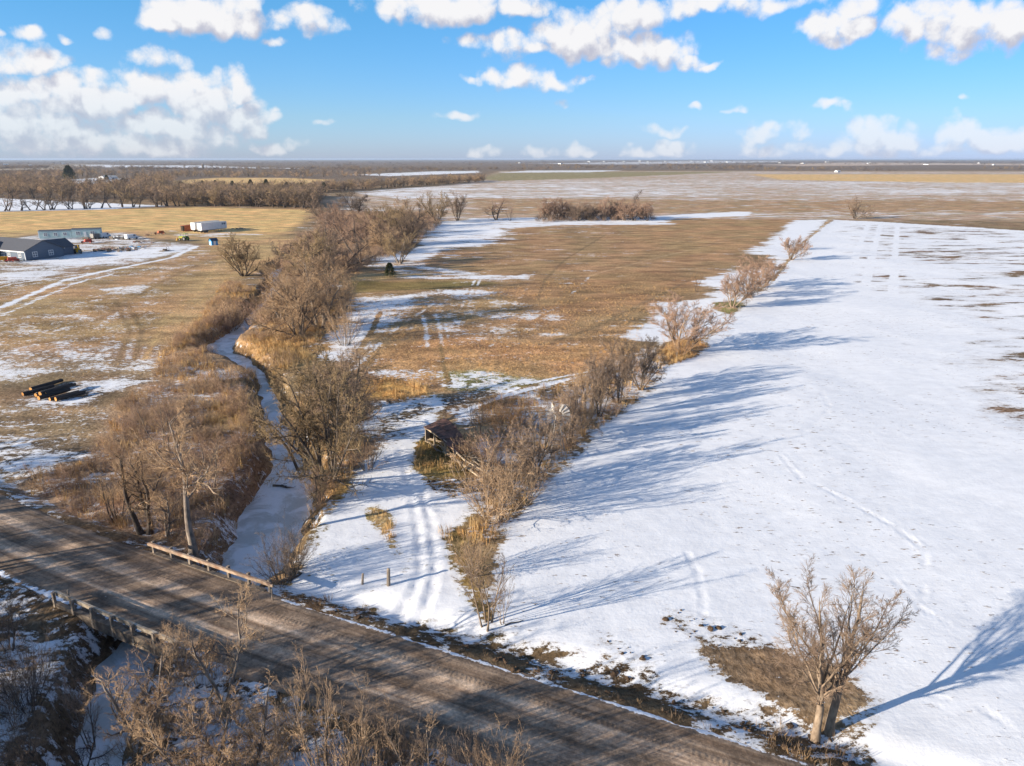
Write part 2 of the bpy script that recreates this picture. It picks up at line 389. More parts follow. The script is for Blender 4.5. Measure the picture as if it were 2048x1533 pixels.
# pixel outline, soft edge (m), colour or None, snow cover or None, streaked snow or None
ZONES = [
    # far country beyond the fields
    ([(-6000, 360), (-6000, 319.2), (8000, 319.2), (8000, 345), (1000, 341), (960, 352), (640, 380), (0, 414), (-2000, 440)], 60, (0.21, 0.155, 0.105), 0.12, 0.0),
    # great field across the background: bands of old snow and stubble
    ([(780, 440), (700, 425), (640, 400), (960, 362), (1000, 343), (1500, 343), (8000, 350), (8000, 480), (1740, 440)], 14, FIELD, 0.34, 1.0),
    ([(960, 358), (1000, 346), (1180, 344), (1480, 344), (1180, 357), (1000, 362)], 12, (0.33, 0.28, 0.14), 0.08, 1.0),
    ([(1560, 360), (1500, 349), (1800, 349), (8000, 352), (8000, 368), (1900, 366)], 10, GOLD, 0.12, 1.0),
    ([(800, 392), (980, 366), (1400, 360), (1800, 364), (4000, 372), (4000, 392), (1700, 390), (1000, 398), (720, 404)], 30, None, 0.46, 1.0),
    ([(700, 384), (960, 367), (900, 384), (1000, 392), (800, 398)], 8, None, 0.58, 1.0),
    ([(1000, 346), (1060, 341), (1250, 341), (1180, 345)], 8, None, 0.7, 1.0),
    ([(930, 398), (1500, 400), (2400, 402), (2400, 425), (1700, 425), (950, 428)], 14, (0.45, 0.30, 0.17), 0.22, 1.0),
    # far snow fields on the left
    ([(-300, 396), (0, 397), (150, 404), (330, 412), (200, 420), (0, 424), (-300, 430)], 5, None, 0.95, 0.3),
    ([(-50, 341), (60, 336), (160, 328), (180, 333), (100, 341)], 20, (0.40, 0.31, 0.2), 0.3, 1),
    ([(170, 330), (420, 332), (640, 338), (420, 336.5), (200, 335)], 15, None, 0.8, 1),
    ([(130, 360), (200, 356), (235, 356), (260, 364), (150, 370)], 8, None, 0.85, 1),
    ([(355, 362), (430, 356), (560, 356), (660, 360), (560, 378), (430, 384), (350, 380)], 10, GOLD, 0.1, 1),
    ([(700, 350), (870, 343), (960, 342), (960, 346), (780, 353)], 10, None, 0.8, 1),
    ([(1040, 328), (1400, 322.5), (1600, 323), (1500, 326), (1200, 329)], 60, None, 0.55, 1),
    ([(1480, 330), (1700, 326), (2100, 328), (2100, 331), (1600, 333)], 60, FIELD, 0.3, 1),
    # golden hay field
    ([(-300, 428), (0, 424), (200, 420), (400, 415), (620, 420), (615, 440), (560, 470), (480, 475), (300, 470), (-300, 476)], 5, GOLD, 0.0, 0.5),
    ([(-300, 470), (0, 466), (300, 462), (480, 468), (560, 466), (600, 490), (560, 540), (440, 560), (400, 480), (330, 478)], 6, STRAW, 0.05, 0.3),
    # farmyard
    ([(-200, 540), (60, 470), (250, 466), (330, 484), (400, 488), (372, 508), (300, 524), (140, 545), (60, 560), (-200, 575)], 4, (0.34, 0.25, 0.17), 0.50, 0.5),
    ([(55, 524), (160, 505), (280, 500), (380, 492), (370, 505), (290, 520), (140, 534)], 3, None, 0.76, 0.4),
    ([(340, 462), (480, 464), (540, 470), (480, 474), (340, 474)], 3, None, 0.45, 0.8),
    ([(-200, 560), (60, 544), (130, 545), (110, 556), (60, 565), (-200, 600)], 3, None, 0.62, 0.5),
    # pasture left of the creek
    ([(-200, 600), (0, 570), (140, 550), (300, 526), (400, 492), (470, 540), (440, 590), (400, 640), (420, 690), (300, 740), (0, 740), (-300, 760)], 5, (0.42, 0.275, 0.14), 0.34, 0.2),
    ([(0, 600), (60, 580), (200, 560), (330, 545), (330, 560), (160, 600), (40, 640)], 4, (0.45, 0.30, 0.16), 0.28, 0.3),
    ([(190, 582), (250, 574), (300, 572), (306, 582), (250, 588)], 2.5, None, 0.62, 0.4),
    ([(350, 560), (400, 530), (470, 545), (440, 600), (520, 600), (560, 560), (560, 600), (500, 650), (430, 680), (330, 700), (300, 680)], 4, (0.50, 0.335, 0.175), 0.12, 0.2),
    ([(330, 690), (420, 630), (500, 615), (520, 640), (430, 690), (410, 720), (370, 720)], 3, (0.54, 0.355, 0.18), 0.06, 0.2),
    ([(-200, 700), (60, 696), (330, 690), (420, 720), (500, 745), (380, 760), (200, 750), (0, 760), (-200, 780)], 4, SCRUB, 0.45, 0.2),
    ([(-100, 728), (30, 722), (80, 730), (60, 760), (-100, 770)], 3, None, 0.55, 0.3),
    ([(30, 770), (180, 760), (250, 750), (290, 765), (230, 790), (200, 815), (40, 815)], 3, DARK, 0.52, 0.3),
    ([(-200, 820), (60, 815), (220, 800), (260, 780), (240, 840), (180, 900), (-200, 900)], 4, (0.34, 0.235, 0.14), 0.36, 0.2),
    ([(-200, 900), (0, 890), (180, 880), (200, 900), (160, 930), (60, 960), (-200, 980)], 3, DARK, 0.56, 0.2),
    ([(-100, 935), (20, 940), (60, 990), (160, 1010), (240, 1030), (150, 1050), (0, 1010), (-100, 1000)], 2, SCRUB, 0.66, 0.1),
    ([(370, 762), (400, 752), (450, 745), (510, 742), (512, 752), (430, 764)], 1.5, None, 0.9, 0.0),
    ([(240, 800), (300, 770), (420, 762), (500, 765), (512, 880), (520, 980), (470, 1010), (430, 1100), (250, 1060), (60, 990), (30, 960), (180, 920)], 3, (0.42, 0.29, 0.20), 0.34, 0.1),
    ([(440, 810), (490, 800), (505, 850), (450, 860), (400, 850)], 2, GOLD, 0.02, 0.0),
    ([(420, 1130), (470, 1010), (530, 960), (545, 990), (480, 1090), (440, 1150)], 1.2, None, 0.82, 0.0),
    ([(250, 1070), (340, 1075), (430, 1090), (430, 1150), (330, 1120), (240, 1090)], 1.2, DARK, 0.62, 0.0),
    # pasture between the creek and the fence row
    ([(690, 560), (740, 530), (900, 500), (990, 440), (1300, 436), (1590, 440), (1500, 510), (1400, 580), (1290, 640), (1300, 700), (1200, 730), (1100, 770), (860, 800), (700, 740), (620, 700), (640, 640)], 4, BROWN, 0.25, 0.6),
    ([(1090, 560), (1330, 540), (1420, 560), (1330, 600), (1100, 640)], 8, (0.385, 0.235, 0.12), 0.10, 0.7),
    ([(1300, 440), (1590, 440), (1500, 500), (1330, 520), (1250, 480)], 8, (0.43, 0.275, 0.14), 0.12, 0.7),
    ([(870, 445), (950, 438), (1080, 436), (1250, 434), (1340, 440), (1340, 450), (1140, 450), (1000, 458), (1000, 490), (900, 500), (880, 515), (760, 535), (740, 520), (830, 490)], 7, None, 0.76, 0.8),
    ([(1150, 434), (1290, 434), (1440, 425), (1500, 424), (1500, 432), (1330, 438), (1160, 444)], 3, None, 0.85, 0.8),
    ([(640, 548), (700, 540), (800, 548), (880, 548), (700, 566), (650, 566)], 3, STRAW, 0.25, 0.5),
    ([(740, 528), (800, 520), (960, 548), (1060, 552), (1080, 560), (960, 560), (820, 556)], 2.5, None, 0.56, 0.6),
    ([(690, 566), (860, 560), (1000, 566), (900, 580), (700, 586)], 3, OLIVE, 0.10, 0.4),
    ([(600, 712), (640, 670), (690, 630), (720, 596), (830, 586), (990, 574), (970, 596), (850, 612), (810, 630), (750, 680), (700, 724)], 4.5, None, 0.72, 0.4),
    ([(830, 590), (990, 590), (1120, 620), (1090, 660), (960, 690), (850, 700), (830, 650)], 6, None, 0.38, 0.3),
    ([(1020, 628), (1110, 622), (1120, 640), (1030, 650)], 3, None, 0.50, 0.4),
    ([(700, 720), (800, 670), (1000, 680), (1200, 690), (1290, 700), (1200, 740), (1100, 760), (900, 780), (780, 790), (720, 760)], 4, RUST, 0.19, 0.2),
    ([(700, 730), (780, 740), (850, 740), (900, 760), (880, 770), (760, 760)], 2.5, None, 0.50, 0.1),
    ([(900, 750), (960, 745), (1050, 760), (1100, 765), (1010, 785), (900, 780)], 2, GREENISH, 0.55, 0.1),
    ([(730, 770), (780, 760), (850, 775), (870, 800), (760, 805), (730, 800)], 2, OCHRE, 0.05, 0.0),
    ([(730, 805), (860, 790), (990, 780), (1000, 800), (880, 830), (780, 830)], 1.5, DARK, 0.30, 0.0),
    # lower bank, drive and open snow above the road
    ([(600, 720), (500, 700), (470, 680), (520, 670), (640, 660), (650, 700), (620, 730), (560, 745), (520, 770)], 2, (0.52, 0.34, 0.15), 0.15, 0.0),
    ([(740, 830), (820, 800), (880, 790), (890, 830), (850, 880), (830, 940), (930, 970), (960, 1030), (900, 1060), (900, 1110), (950, 1170), (980, 1250), (1010, 1262), (1300, 1390), (1640, 1520), (1500, 1510), (1350, 1440), (1100, 1370), (860, 1310), (530, 1222), (520, 1190), (612, 1140), (622, 1060), (700, 960), (740, 900)], 1.4, OLIVE, 0.92, 0.0),
    ([(730, 850), (850, 800), (880, 800), (860, 850), (760, 900)], 2, DARK, 0.55, 0.0),
    ([(640, 1000), (690, 960), (720, 930), (780, 880), (700, 880), (640, 960)], 1.2, SCRUB, 0.3, 0.0),
    ([(825, 930), (835, 890), (860, 870), (950, 880), (960, 940), (930, 960), (850, 950)], 1.0, (0.23, 0.17, 0.06), 0.02, 0.0),
    ([(735, 1020), (750, 1010), (780, 1030), (785, 1060), (805, 1110), (790, 1120), (760, 1070)], 0.6, STRAW, 0.38, 0.0),
    ([(850, 960), (910, 960), (950, 990), (900, 1000), (860, 985)], 0.9, (0.28, 0.17, 0.07), 0.42, 0.0),
    ([(640, 985), (680, 965), (700, 975), (660, 1025), (645, 1030)], 0.8, OCHRE, 0.1, 0.0),
    ([(872, 1070), (900, 1058), (990, 1050), (1005, 1060), (985, 1090), (920, 1095)], 0.9, (0.26, 0.18, 0.07), 0.18, 0.0),
    ([(540, 1196), (620, 1190), (720, 1215), (770, 1215), (740, 1245), (640, 1235), (560, 1220)], 1.0, DARK, 0.40, 0.0),
    ([(860, 1255), (900, 1260), (905, 1285), (870, 1280)], 0.6, STRAW, 0.2, 0.0),
    ([(920, 1100), (960, 1110), (960, 1170), (1000, 1250), (970, 1255), (930, 1180), (900, 1120)], 0.8, (0.3, 0.2, 0.08), 0.34, 0.0),
    # hedge bottom along the field edge
    ([(860, 830), (940, 800), (1110, 760), (1200, 730), (1320, 690), (1350, 690), (1400, 680), (1340, 720), (1300, 780), (1215, 850), (1130, 930), (1040, 1025), (985, 1100), (940, 1110), (940, 1040), (930, 970), (960, 920), (960, 880)], 1.5, (0.34, 0.225, 0.13), 0.44, 0.0),
    ([(1060, 800), (1180, 760), (1330, 690), (1310, 770), (1200, 820), (1100, 880), (960, 900)], 2, None, 0.56, 0.0),
    # the big snow field
    ([(990, 1105), (1045, 1022), (1135, 932), (1215, 852), (1300, 790), (1340, 728), (1410, 690), (1465, 632), (1545, 562), (1602, 490), (1668, 440), (1760, 444), (2048, 462), (3500, 520), (3500, 2000), (1900, 1900), (1640, 1520), (1560, 1470), (1350, 1390), (1180, 1320), (1020, 1262), (985, 1200)], 1.2, DIRT, 0.98, 0.0),
    ([(1680, 448), (1760, 448), (2048, 466), (3000, 500), (3000, 640), (1950, 560), (1700, 500)], 14, None, 0.70, 1.0),
    ([(1860, 640), (3000, 680), (3000, 940), (1980, 900), (1880, 740)], 14, None, 0.71, 1.0),
    ([(1700, 500), (1900, 560), (3000, 640), (3000, 680), (1860, 640), (1680, 560)], 10, None, 0.80, 1.0),
    # snow strip along the fence
    ([(1660, 440), (1590, 441), (1560, 460), (1530, 490), (1490, 506), (1545, 512), (1540, 535), (1450, 545), (1400, 570), (1440, 585), (1400, 600), (1330, 605), (1300, 640), (1256, 662), (1265, 676), (1320, 692), (1400, 690), (1465, 632), (1545, 562), (1602, 490)], 4.5, None, 0.90, 0.9),
    ([(1320, 700), (1350, 680), (1400, 680), (1420, 690), (1390, 712), (1340, 730)], 1.2, RUST, 0.1, 0.0),
    ([(1430, 606), (1470, 600), (1490, 612), (1460, 628), (1430, 620)], 1.5, GREENISH, 0.15, 0.0),
    # bare soil by the field gate, near the twin tree
    ([(1400, 1300), (1450, 1280), (1560, 1290), (1640, 1330), (1740, 1395), (1700, 1440), (1660, 1470), (1560, 1440), (1520, 1390), (1420, 1350)], 1.7, (0.36, 0.25, 0.155), 0.06, 0.0),
    ([(1330, 1215), (1460, 1240), (1560, 1290), (1440, 1300), (1330, 1260)], 0.8, MUD, 0.60, 0.1),
    ([(1180, 1270), (1230, 1270), (1330, 1320), (1260, 1330)], 0.8, MUD, 0.68, 0.0),
    ([(545, 1196), (700, 1205), (780, 1222), (900, 1250), (1000, 1268), (1150, 1300), (1280, 1325), (1420, 1385), (1600, 1440), (1500, 1500), (1250, 1440), (1050, 1366), (880, 1318), (560, 1232)], 1.0, MUD, 0.50, 0.0),
    ([(560, 1215), (760, 1252), (920, 1286), (1000, 1306), (1150, 1352), (1260, 1388), (1420, 1436), (1560, 1480), (1500, 1500), (1250, 1440), (1050, 1366), (880, 1318), (560, 1232)], 0.8, MUD, 0.38, 0.0),
    ([(1080, 1340), (1180, 1370), (1240, 1395), (1180, 1400)], 0.6, MUD, 0.12, 0.0), ([(920, 1300), (1000, 1316), (1020, 1340), (940, 1330)], 0.5, MUD, 0.12, 0.0), ([(660, 1262), (760, 1292), (740, 1300)], 0.4, MUD, 0.1, 0.0),
    ([(1400, 1450), (1560, 1440), (1700, 1480), (1750, 1540), (1640, 1700), (1500, 1560), (1440, 1500)], 1.0, (0.19, 0.12, 0.07), 0.42, 0.0),
    # south side of the road
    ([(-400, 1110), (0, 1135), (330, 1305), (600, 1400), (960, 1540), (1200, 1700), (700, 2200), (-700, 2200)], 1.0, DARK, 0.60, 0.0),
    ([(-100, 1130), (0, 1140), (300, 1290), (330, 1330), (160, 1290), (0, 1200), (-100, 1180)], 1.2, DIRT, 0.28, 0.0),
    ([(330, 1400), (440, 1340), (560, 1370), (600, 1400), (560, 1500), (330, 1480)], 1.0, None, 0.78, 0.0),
]
# narrow marks: pixel path, half width (m), snow value or None, colour or None, depth (m)
PATHS = [
    ([(0, 616), (60, 590), (130, 562), (200, 545), (300, 525), (345, 515), (392, 493)], 0.9, 0.9, None, 0.0),
    ([(-60, 590), (20, 570), (110, 557), (200, 545)], 0.5, 0.75, None, 0.0),
    ([(0, 632), (80, 597), (150, 568), (230, 548)], 0.45, 0.75, None, 0.0),
    ([(1250, 736), (1160, 752), (1090, 772), (1000, 796), (920, 826)], 0.42, 0.95, None, 0.08),
    ([(1210, 738), (1120, 756), (1050, 772), (1010, 786)], 0.42, 0.95, None, 0.08),
    ([(1040, 775), (1110, 760), (1200, 742)], 0.3, 0.05, OLIVE, 0.02),
    ([(790, 1225), (830, 1180), (842, 1140), (838, 1060), (822, 980), (800, 900)], 0.35, None, None, 0.06),
    ([(830, 1245), (862, 1190), (870, 1140), (862, 1050), (840, 970)], 0.35, None, None, 0.06),
    ([(760, 1300), (805, 1225), (812, 1205)], 0.35, None, None, 0.045),
    ([(800, 1310), (838, 1230), (850, 1210)], 0.35, None, None, 0.045),
    ([(1660, 440), (1600, 492), (1545, 562)], 0.35, 0.1, STRAW, 0.0),
    ([(700, 745), (740, 705), (780, 668), (870, 605)], 0.5, 0.5, None, 0.0),
    ([(846, 632), (852, 660), (855, 694)], 0.45, 0.56, None, 0.0), ([(872, 628), (880, 660), (884, 692)], 0.4, 0.54, None, 0.0), ([(890, 640), (896, 676)], 0.3, 0.5, None, 0.0), ([(760, 625), (745, 660), (720, 700)], 0.5, 0.3, None, 0.0),
    ([(1072, 535), (1055, 575), (1030, 610), (1000, 660)], 0.5, 0.42, None, 0.0),
    ([(1180, 552), (1110, 620), (990, 680), (960, 720)], 0.5, 0.36, None, 0.0),
    ([(330, 640), (310, 680), (290, 720)], 0.45, 0.02, STRAW, 0.0), ([(440, 520), (400, 580), (330, 640)], 0.45, 0.05, STRAW, 0.0),
    ([(1762, 446), (1742, 520), (1720, 620)], 0.9, 0.97, None, 0.0), ([(1795, 448), (1790, 520), (1785, 600)], 0.9, 0.97, None, 0.0), ([(1738, 445), (1712, 510), (1690, 580)], 0.8, 0.97, None, 0.0),
    ([(1210, 470), (1130, 520), (1090, 560), (1075, 600)], 0.5, 0.1, (0.30, 0.20, 0.11), 0.0), ([(1500, 470), (1300, 520), (1180, 552)], 0.6, 0.1, (0.48, 0.32, 0.18), 0.0), ([(1080, 690), (1180, 660), (1280, 610), (1380, 560)], 0.6, 0.12, (0.32, 0.215, 0.12), 0.0),
    ([(880, 690), (890, 740), (900, 770)], 0.35, 0.1, (0.30, 0.2, 0.1), 0.0), ([(950, 560), (930, 600), (900, 660)], 0.4, 0.45, None, 0.0), ([(960, 560), (942, 600), (915, 660)], 0.4, 0.45, None, 0.0),
    ([(230, 600), (260, 660), (240, 720)], 0.5, 0.1, (0.30, 0.21, 0.12), 0.0), ([(250, 600), (285, 660), (270, 720)], 0.5, 0.1, (0.30, 0.21, 0.12), 0.0), ([(200, 640), (330, 560), (420, 520)], 0.5, 0.1, (0.34, 0.23, 0.13), 0.0),
    ([(1370, 1100), (1395, 1140), (1405, 1190), (1408, 1230)], 0.16, None, None, 0.05),
    ([(1560, 912), (1600, 960), (1660, 985), (1730, 1020), (1800, 1060), (1850, 1100), (1850, 1130)], 0.16, None, None, 0.05),
    ([(1640, 780), (1660, 820), (1620, 860), (1540, 885), (1420, 930), (1300, 975), (1200, 1030)], 0.15, None, None, 0.045),
    ([(1570, 930), (1620, 965), (1700, 1000)], 0.15, None, None, 0.045),
    ([(1780, 1150), (1810, 1180), (1840, 1215)], 0.15, None, None, 0.045), ([(1850, 1165), (1842, 1215), (1900, 1250)], 0.15, None, None, 0.045),
    ([(1860, 1390), (1950, 1410), (2010, 1445)], 0.15, None, None, 0.045),
]

def axis(segs):
    """grid lines: list of (start, end, first step, last step)"""
    out = [segs[0][0]]
    for a, b, s0, s1 in segs:
        v = a
        while v < b - 1e-6:
            f = (v - a) / (b - a)
            v += s0 + (s1 - s0) * f
            out.append(min(v, b))
    return np.array(sorted(set(out)))

YL = axis([(-400, -20, 40, 8), (-20, 26, 4, 0.6), (26, 60, 0.26, 0.26), (60, 120, 0.28, 0.5), (120, 330, 0.5, 1.7), (330, 800, 1.8, 8), (800, 3000, 9, 60), (3000, 60000, 80, 3500)])
xr = axis([(0, 34, 0.28, 0.28), (34, 70, 0.3, 0.6), (70, 180, 0.6, 1.6), (180, 500, 1.8, 10), (500, 2000, 12, 70), (2000, 60000, 90, 4500)])
XL = np.concatenate([-xr[:0:-1], xr])

def mesh_from(name, verts, quads=None, tris=None, smooth=True):
    me = bpy.data.meshes.new(name)
    verts = np.asarray(verts, np.float32)
    nq = 0 if quads is None else len(quads)
    nt = 0 if tris is None else len(tris)
    me.vertices.add(len(verts)); me.vertices.foreach_set('co', verts.ravel())
    loops = np.concatenate([np.asarray(a, np.int32).ravel() for a in (quads, tris) if a is not None and len(a)])
    me.loops.add(len(loops)); me.loops.foreach_set('vertex_index', loops)
    tot = np.concatenate([np.full(nq, 4, np.int32), np.full(nt, 3, np.int32)])
    start = np.concatenate([[0], np.cumsum(tot)[:-1]]).astype(np.int32)
    me.polygons.add(nq + nt)
    me.polygons.foreach_set('loop_start', start)
    me.polygons.foreach_set('loop_total', tot)
    if smooth:
        me.polygons.foreach_set('use_smooth', np.ones(nq + nt, bool))
    me.update(calc_edges=True)
    return me

def link(name, me, mat=None, parent=None, **props):
    o = bpy.data.objects.new(name, me)
    COL.objects.link(o)
    if mat is not None and me is not None and not me.materials:
        me.materials.append(mat)
    if parent is not None:
        o.parent = parent
    for k, v in props.items():
        if v is not None:
            o[k] = v
    return o

def ground_cover(x, y):
    n = x.shape
    col = np.zeros(n + (3,)); col[:] = (0.30, 0.21, 0.12)
    snow = np.full(n, 0.25); streak = np.full(n, 0.5)
    wob = (fbm(x / 6, y / 6, 40, 3) - 0.5)
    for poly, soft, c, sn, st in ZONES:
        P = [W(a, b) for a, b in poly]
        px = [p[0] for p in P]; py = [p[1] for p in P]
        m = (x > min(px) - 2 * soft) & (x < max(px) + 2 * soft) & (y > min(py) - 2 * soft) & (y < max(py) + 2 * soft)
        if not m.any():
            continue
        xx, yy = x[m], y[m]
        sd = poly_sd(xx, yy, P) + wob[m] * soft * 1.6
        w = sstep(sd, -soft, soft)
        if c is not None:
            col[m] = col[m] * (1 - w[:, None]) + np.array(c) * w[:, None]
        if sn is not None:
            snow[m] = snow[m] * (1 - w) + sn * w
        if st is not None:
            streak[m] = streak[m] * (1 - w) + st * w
    dz = np.zeros(n)
    for path, hw, sn, c, dep in PATHS:
        P = [W(a, b) for a, b in path]
        px = [p[0] for p in P]; py = [p[1] for p in P]
        m = (x > min(px) - 4) & (x < max(px) + 4) & (y > min(py) - 4) & (y < max(py) + 4)
        if not m.any():
            continue
        d = seg_dist(x[m], y[m], P)
        w = 1 - sstep(d, hw * 0.5, hw * 1.35)
        if sn is not None:
            snow[m] = snow[m] * (1 - w) + sn * w
        if c is not None:
            col[m] = col[m] * (1 - w[:, None]) + np.array(c) * w[:, None]
        if dep:
            dz[m] -= dep * w * 2.0 * vnoise(x[m] * 1.7, y[m] * 1.7, 77) ** 1.5
            dz[m] += 0.4 * dep * (np.exp(-((d - hw * 1.8) / (hw * 0.6)) ** 2))
    # creek banks: bare earth and litter on the steep faces
    d, w = seg_dist(x, y, CREEK, CREEK_W)
    bank = (1 - sstep(d - w, 1.5, 4.0)) * (np.hypot(x, y) < 380)
    col = col * (1 - 0.6 * bank[..., None]) + np.array((0.20, 0.13, 0.075)) * 0.6 * bank[..., None]
    snow = snow * (1 - 0.55 * bank) + 0.30 * 0.55 * bank
    # windrows of snow and mud along the road
    s, c = road_sc(x, y)
    near = (y < 110)
    k = np.where(near, 1 - sstep(np.abs(c), 3.9, 5.6), 0)
    col = col * (1 - k[..., None]) + np.array((0.15, 0.10, 0.06)) * k[..., None]
    snow = snow * (1 - 0.75 * k) + 0.36 * 0.75 * k
    return col, snow, streak, dz

def build_ground():
    X, Y = np.meshgrid(XL, YL)
    x, y = X.ravel(), Y.ravel()
    z = base_z(x, y)
    col, snow, streak, dz = ground_cover(x, y)
    r = np.hypot(x, y)
    near = 1 - sstep(r, 120, 220)
    # drifts, hoof-churned lumps and clods
    z = z + dz
    z = z + near * ((fbm(x / 1.6, y / 1.6, 5, 3) - 0.5) * 0.032 + (vnoise(x / 0.45, y / 0.45, 6) - 0.5) * 0.014)
    rough = np.clip(1 - snow, 0, 1)
    z = z + near * rough * (fbm(x / 0.9, y / 0.9, 9, 2) - 0.5) * 0.22
    nx, ny = len(XL), len(YL)
    idx = np.arange(nx * ny).reshape(ny, nx)
    quads = np.stack([idx[:-1, :-1], idx[:-1, 1:], idx[1:, 1:], idx[1:, :-1]], -1).reshape(-1, 4)
    me = mesh_from('ground', np.stack([x, y, z], 1), quads)
    a = me.color_attributes.new('cover', 'FLOAT_COLOR', 'POINT')
    a.data.foreach_set('color', np.concatenate([col, np.ones((len(x), 1))], 1).astype(np.float32).ravel())
    b = me.color_attributes.new('mask', 'FLOAT_COLOR', 'POINT')
    b.data.foreach_set('color', np.stack([snow, streak, rough, np.ones_like(snow)], 1).astype(np.float32).ravel())
    return link('ground', me, mat_ground(), kind='structure')

def new_mat(name):
    m = bpy.data.materials.new(name)
    m.use_nodes = True
    t = m.node_tree
    N = NT(t)
    bs = t.nodes['Principled BSDF']
    bs.inputs['Specular IOR Level'].default_value = 0.2
    bs.inputs['Roughness'].default_value = 0.9
    return m, N, bs

def mat_ground():
    m, N, bs = new_mat('ground_cover')
    at = N.n('ShaderNodeAttribute', attribute_name='cover')
    mk = N.n('ShaderNodeAttribute', attribute_name='mask')
    sp = N.n('ShaderNodeSeparateColor'); N.put(sp.inputs[0], mk.outputs['Color'])
    snow, streak = sp.outputs[0], sp.outputs[1]
    geo = N.n('ShaderNodeNewGeometry')
    P = geo.outputs['Position']
    fine = N.noise(N.vm('MULTIPLY', P, (1.0, 1.5, 1.0)), 1.0, 7, 0.78)
    mid = N.noise(P, 0.22, 4, 0.6)
    st = N.noise(N.vm('MULTIPLY', P, (0.055, 0.17, 1.0)), 1.0, 7, 0.74)
    far = N.noise(N.vm('MULTIPLY', P, (0.006, 0.02, 1.0)), 1.0, 4, 0.6)
    big = N.noise(P, 0.055, 3, 0.55)
    nz = N.m('ADD', N.m('MULTIPLY', fine, 0.62), N.m('MULTIPLY', mid, 0.38))
    nst = N.m('ADD', N.m('MULTIPLY', st, 0.75), N.m('MULTIPLY', far, 0.25))
    nz = N.m('ADD', N.m('MULTIPLY', nz, N.m('SUBTRACT', 1.0, streak)), N.m('MULTIPLY', nst, streak))
    sv = N.m('ADD', N.m('MULTIPLY_ADD', snow, 1.2, -0.10), N.m('MULTIPLY_ADD', N.smooth(snow, 0.80, 0.97), 0.95, 0.0))
    sv = N.m('ADD', sv, N.m('MULTIPLY_ADD', N.smooth(snow, 0.0, 0.07), 0.40, -0.40))
    tt = N.m('ADD', sv, N.m('MULTIPLY_ADD', nz, 5.0, -2.5))
    fac = N.smooth(tt, 0.46, 0.56)
    # stubble and clods poking through
    sk = N.noise(N.vm('MULTIPLY', P, (0.8, 2.4, 1)), 1.0, 4, 0.7)
    fac = N.m('MULTIPLY', fac, N.m('SUBTRACT', 1.0, N.m('MULTIPLY', N.smooth(sk, 0.605, 0.68), N.smooth(big, 0.38, 0.56))))
    # grass and soil: tufts, thatch, darker and paler drifts
    tuft = N.noise(N.vm('MULTIPLY', P, (3.2, 2.2, 3.0)), 1.0, 5, 0.7)
    blot = N.noise(N.vm('MULTIPLY', P, (0.10, 0.2, 1)), 1.0, 5, 0.65)
    g = N.mix(N.smooth(tuft, 0.30, 0.70), (0.50, 0.47, 0.44), (1.42, 1.42, 1.42))  # tuft mottling, with the shade between grass clumps put into the colour
    g2 = N.mix(N.smooth(blot, 0.32, 0.68), (0.64, 0.62, 0.60), (1.32, 1.29, 1.24))
    g3 = N.mix(N.smooth(big, 0.35, 0.65), (0.92, 0.97, 0.92), (1.1, 1.02, 1.0))
    gc = N.mix(1.0, N.mix(1.0, N.mix(1.0, at.outputs['Color'], g, 'MULTIPLY'), g2, 'MULTIPLY'), g3, 'MULTIPLY')
    sn_var = N.noise(N.vm('MULTIPLY', P, (0.5, 0.9, 1)), 1.0, 5, 0.6)
    sc = N.mix(N.smooth(sn_var, 0.3, 0.7), (0.79, 0.78, 0.77), (0.87, 0.86, 0.845))
    thin = N.smooth(tt, 0.58, 0.85)
    sc = N.mix(thin, N.mix(0.24, sc, gc), sc)
    N.put(bs.inputs['Base Color'], N.mix(fac, gc, sc))
    bs.inputs['Roughness'].default_value = 0.95
    bs.inputs['Specular IOR Level'].default_value = 0.1
    bh = N.m('ADD', N.m('MULTIPLY', fac, 0.05), N.m('MULTIPLY', N.m('MULTIPLY', tuft, N.m('MULTIPLY_ADD', fac, -0.85, 1.0)), 0.16))
    bh = N.m('ADD', bh, N.m('MULTIPLY', N.noise(N.vm('MULTIPLY', P, (1.6, 3.8, 2)), 1.0, 4, 0.65), 0.028))
    bh = N.m('ADD', bh, N.m('MULTIPLY', sn_var, 0.016))
    bp = N.n('ShaderNodeBump'); bp.inputs['Strength'].default_value = 0.8; bp.inputs['Distance'].default_value = 1.0
    N.put(bp.inputs['Height'], bh)
    N.put(bs.inputs['Normal'], bp.outputs[0])
    return m

ground = build_ground()

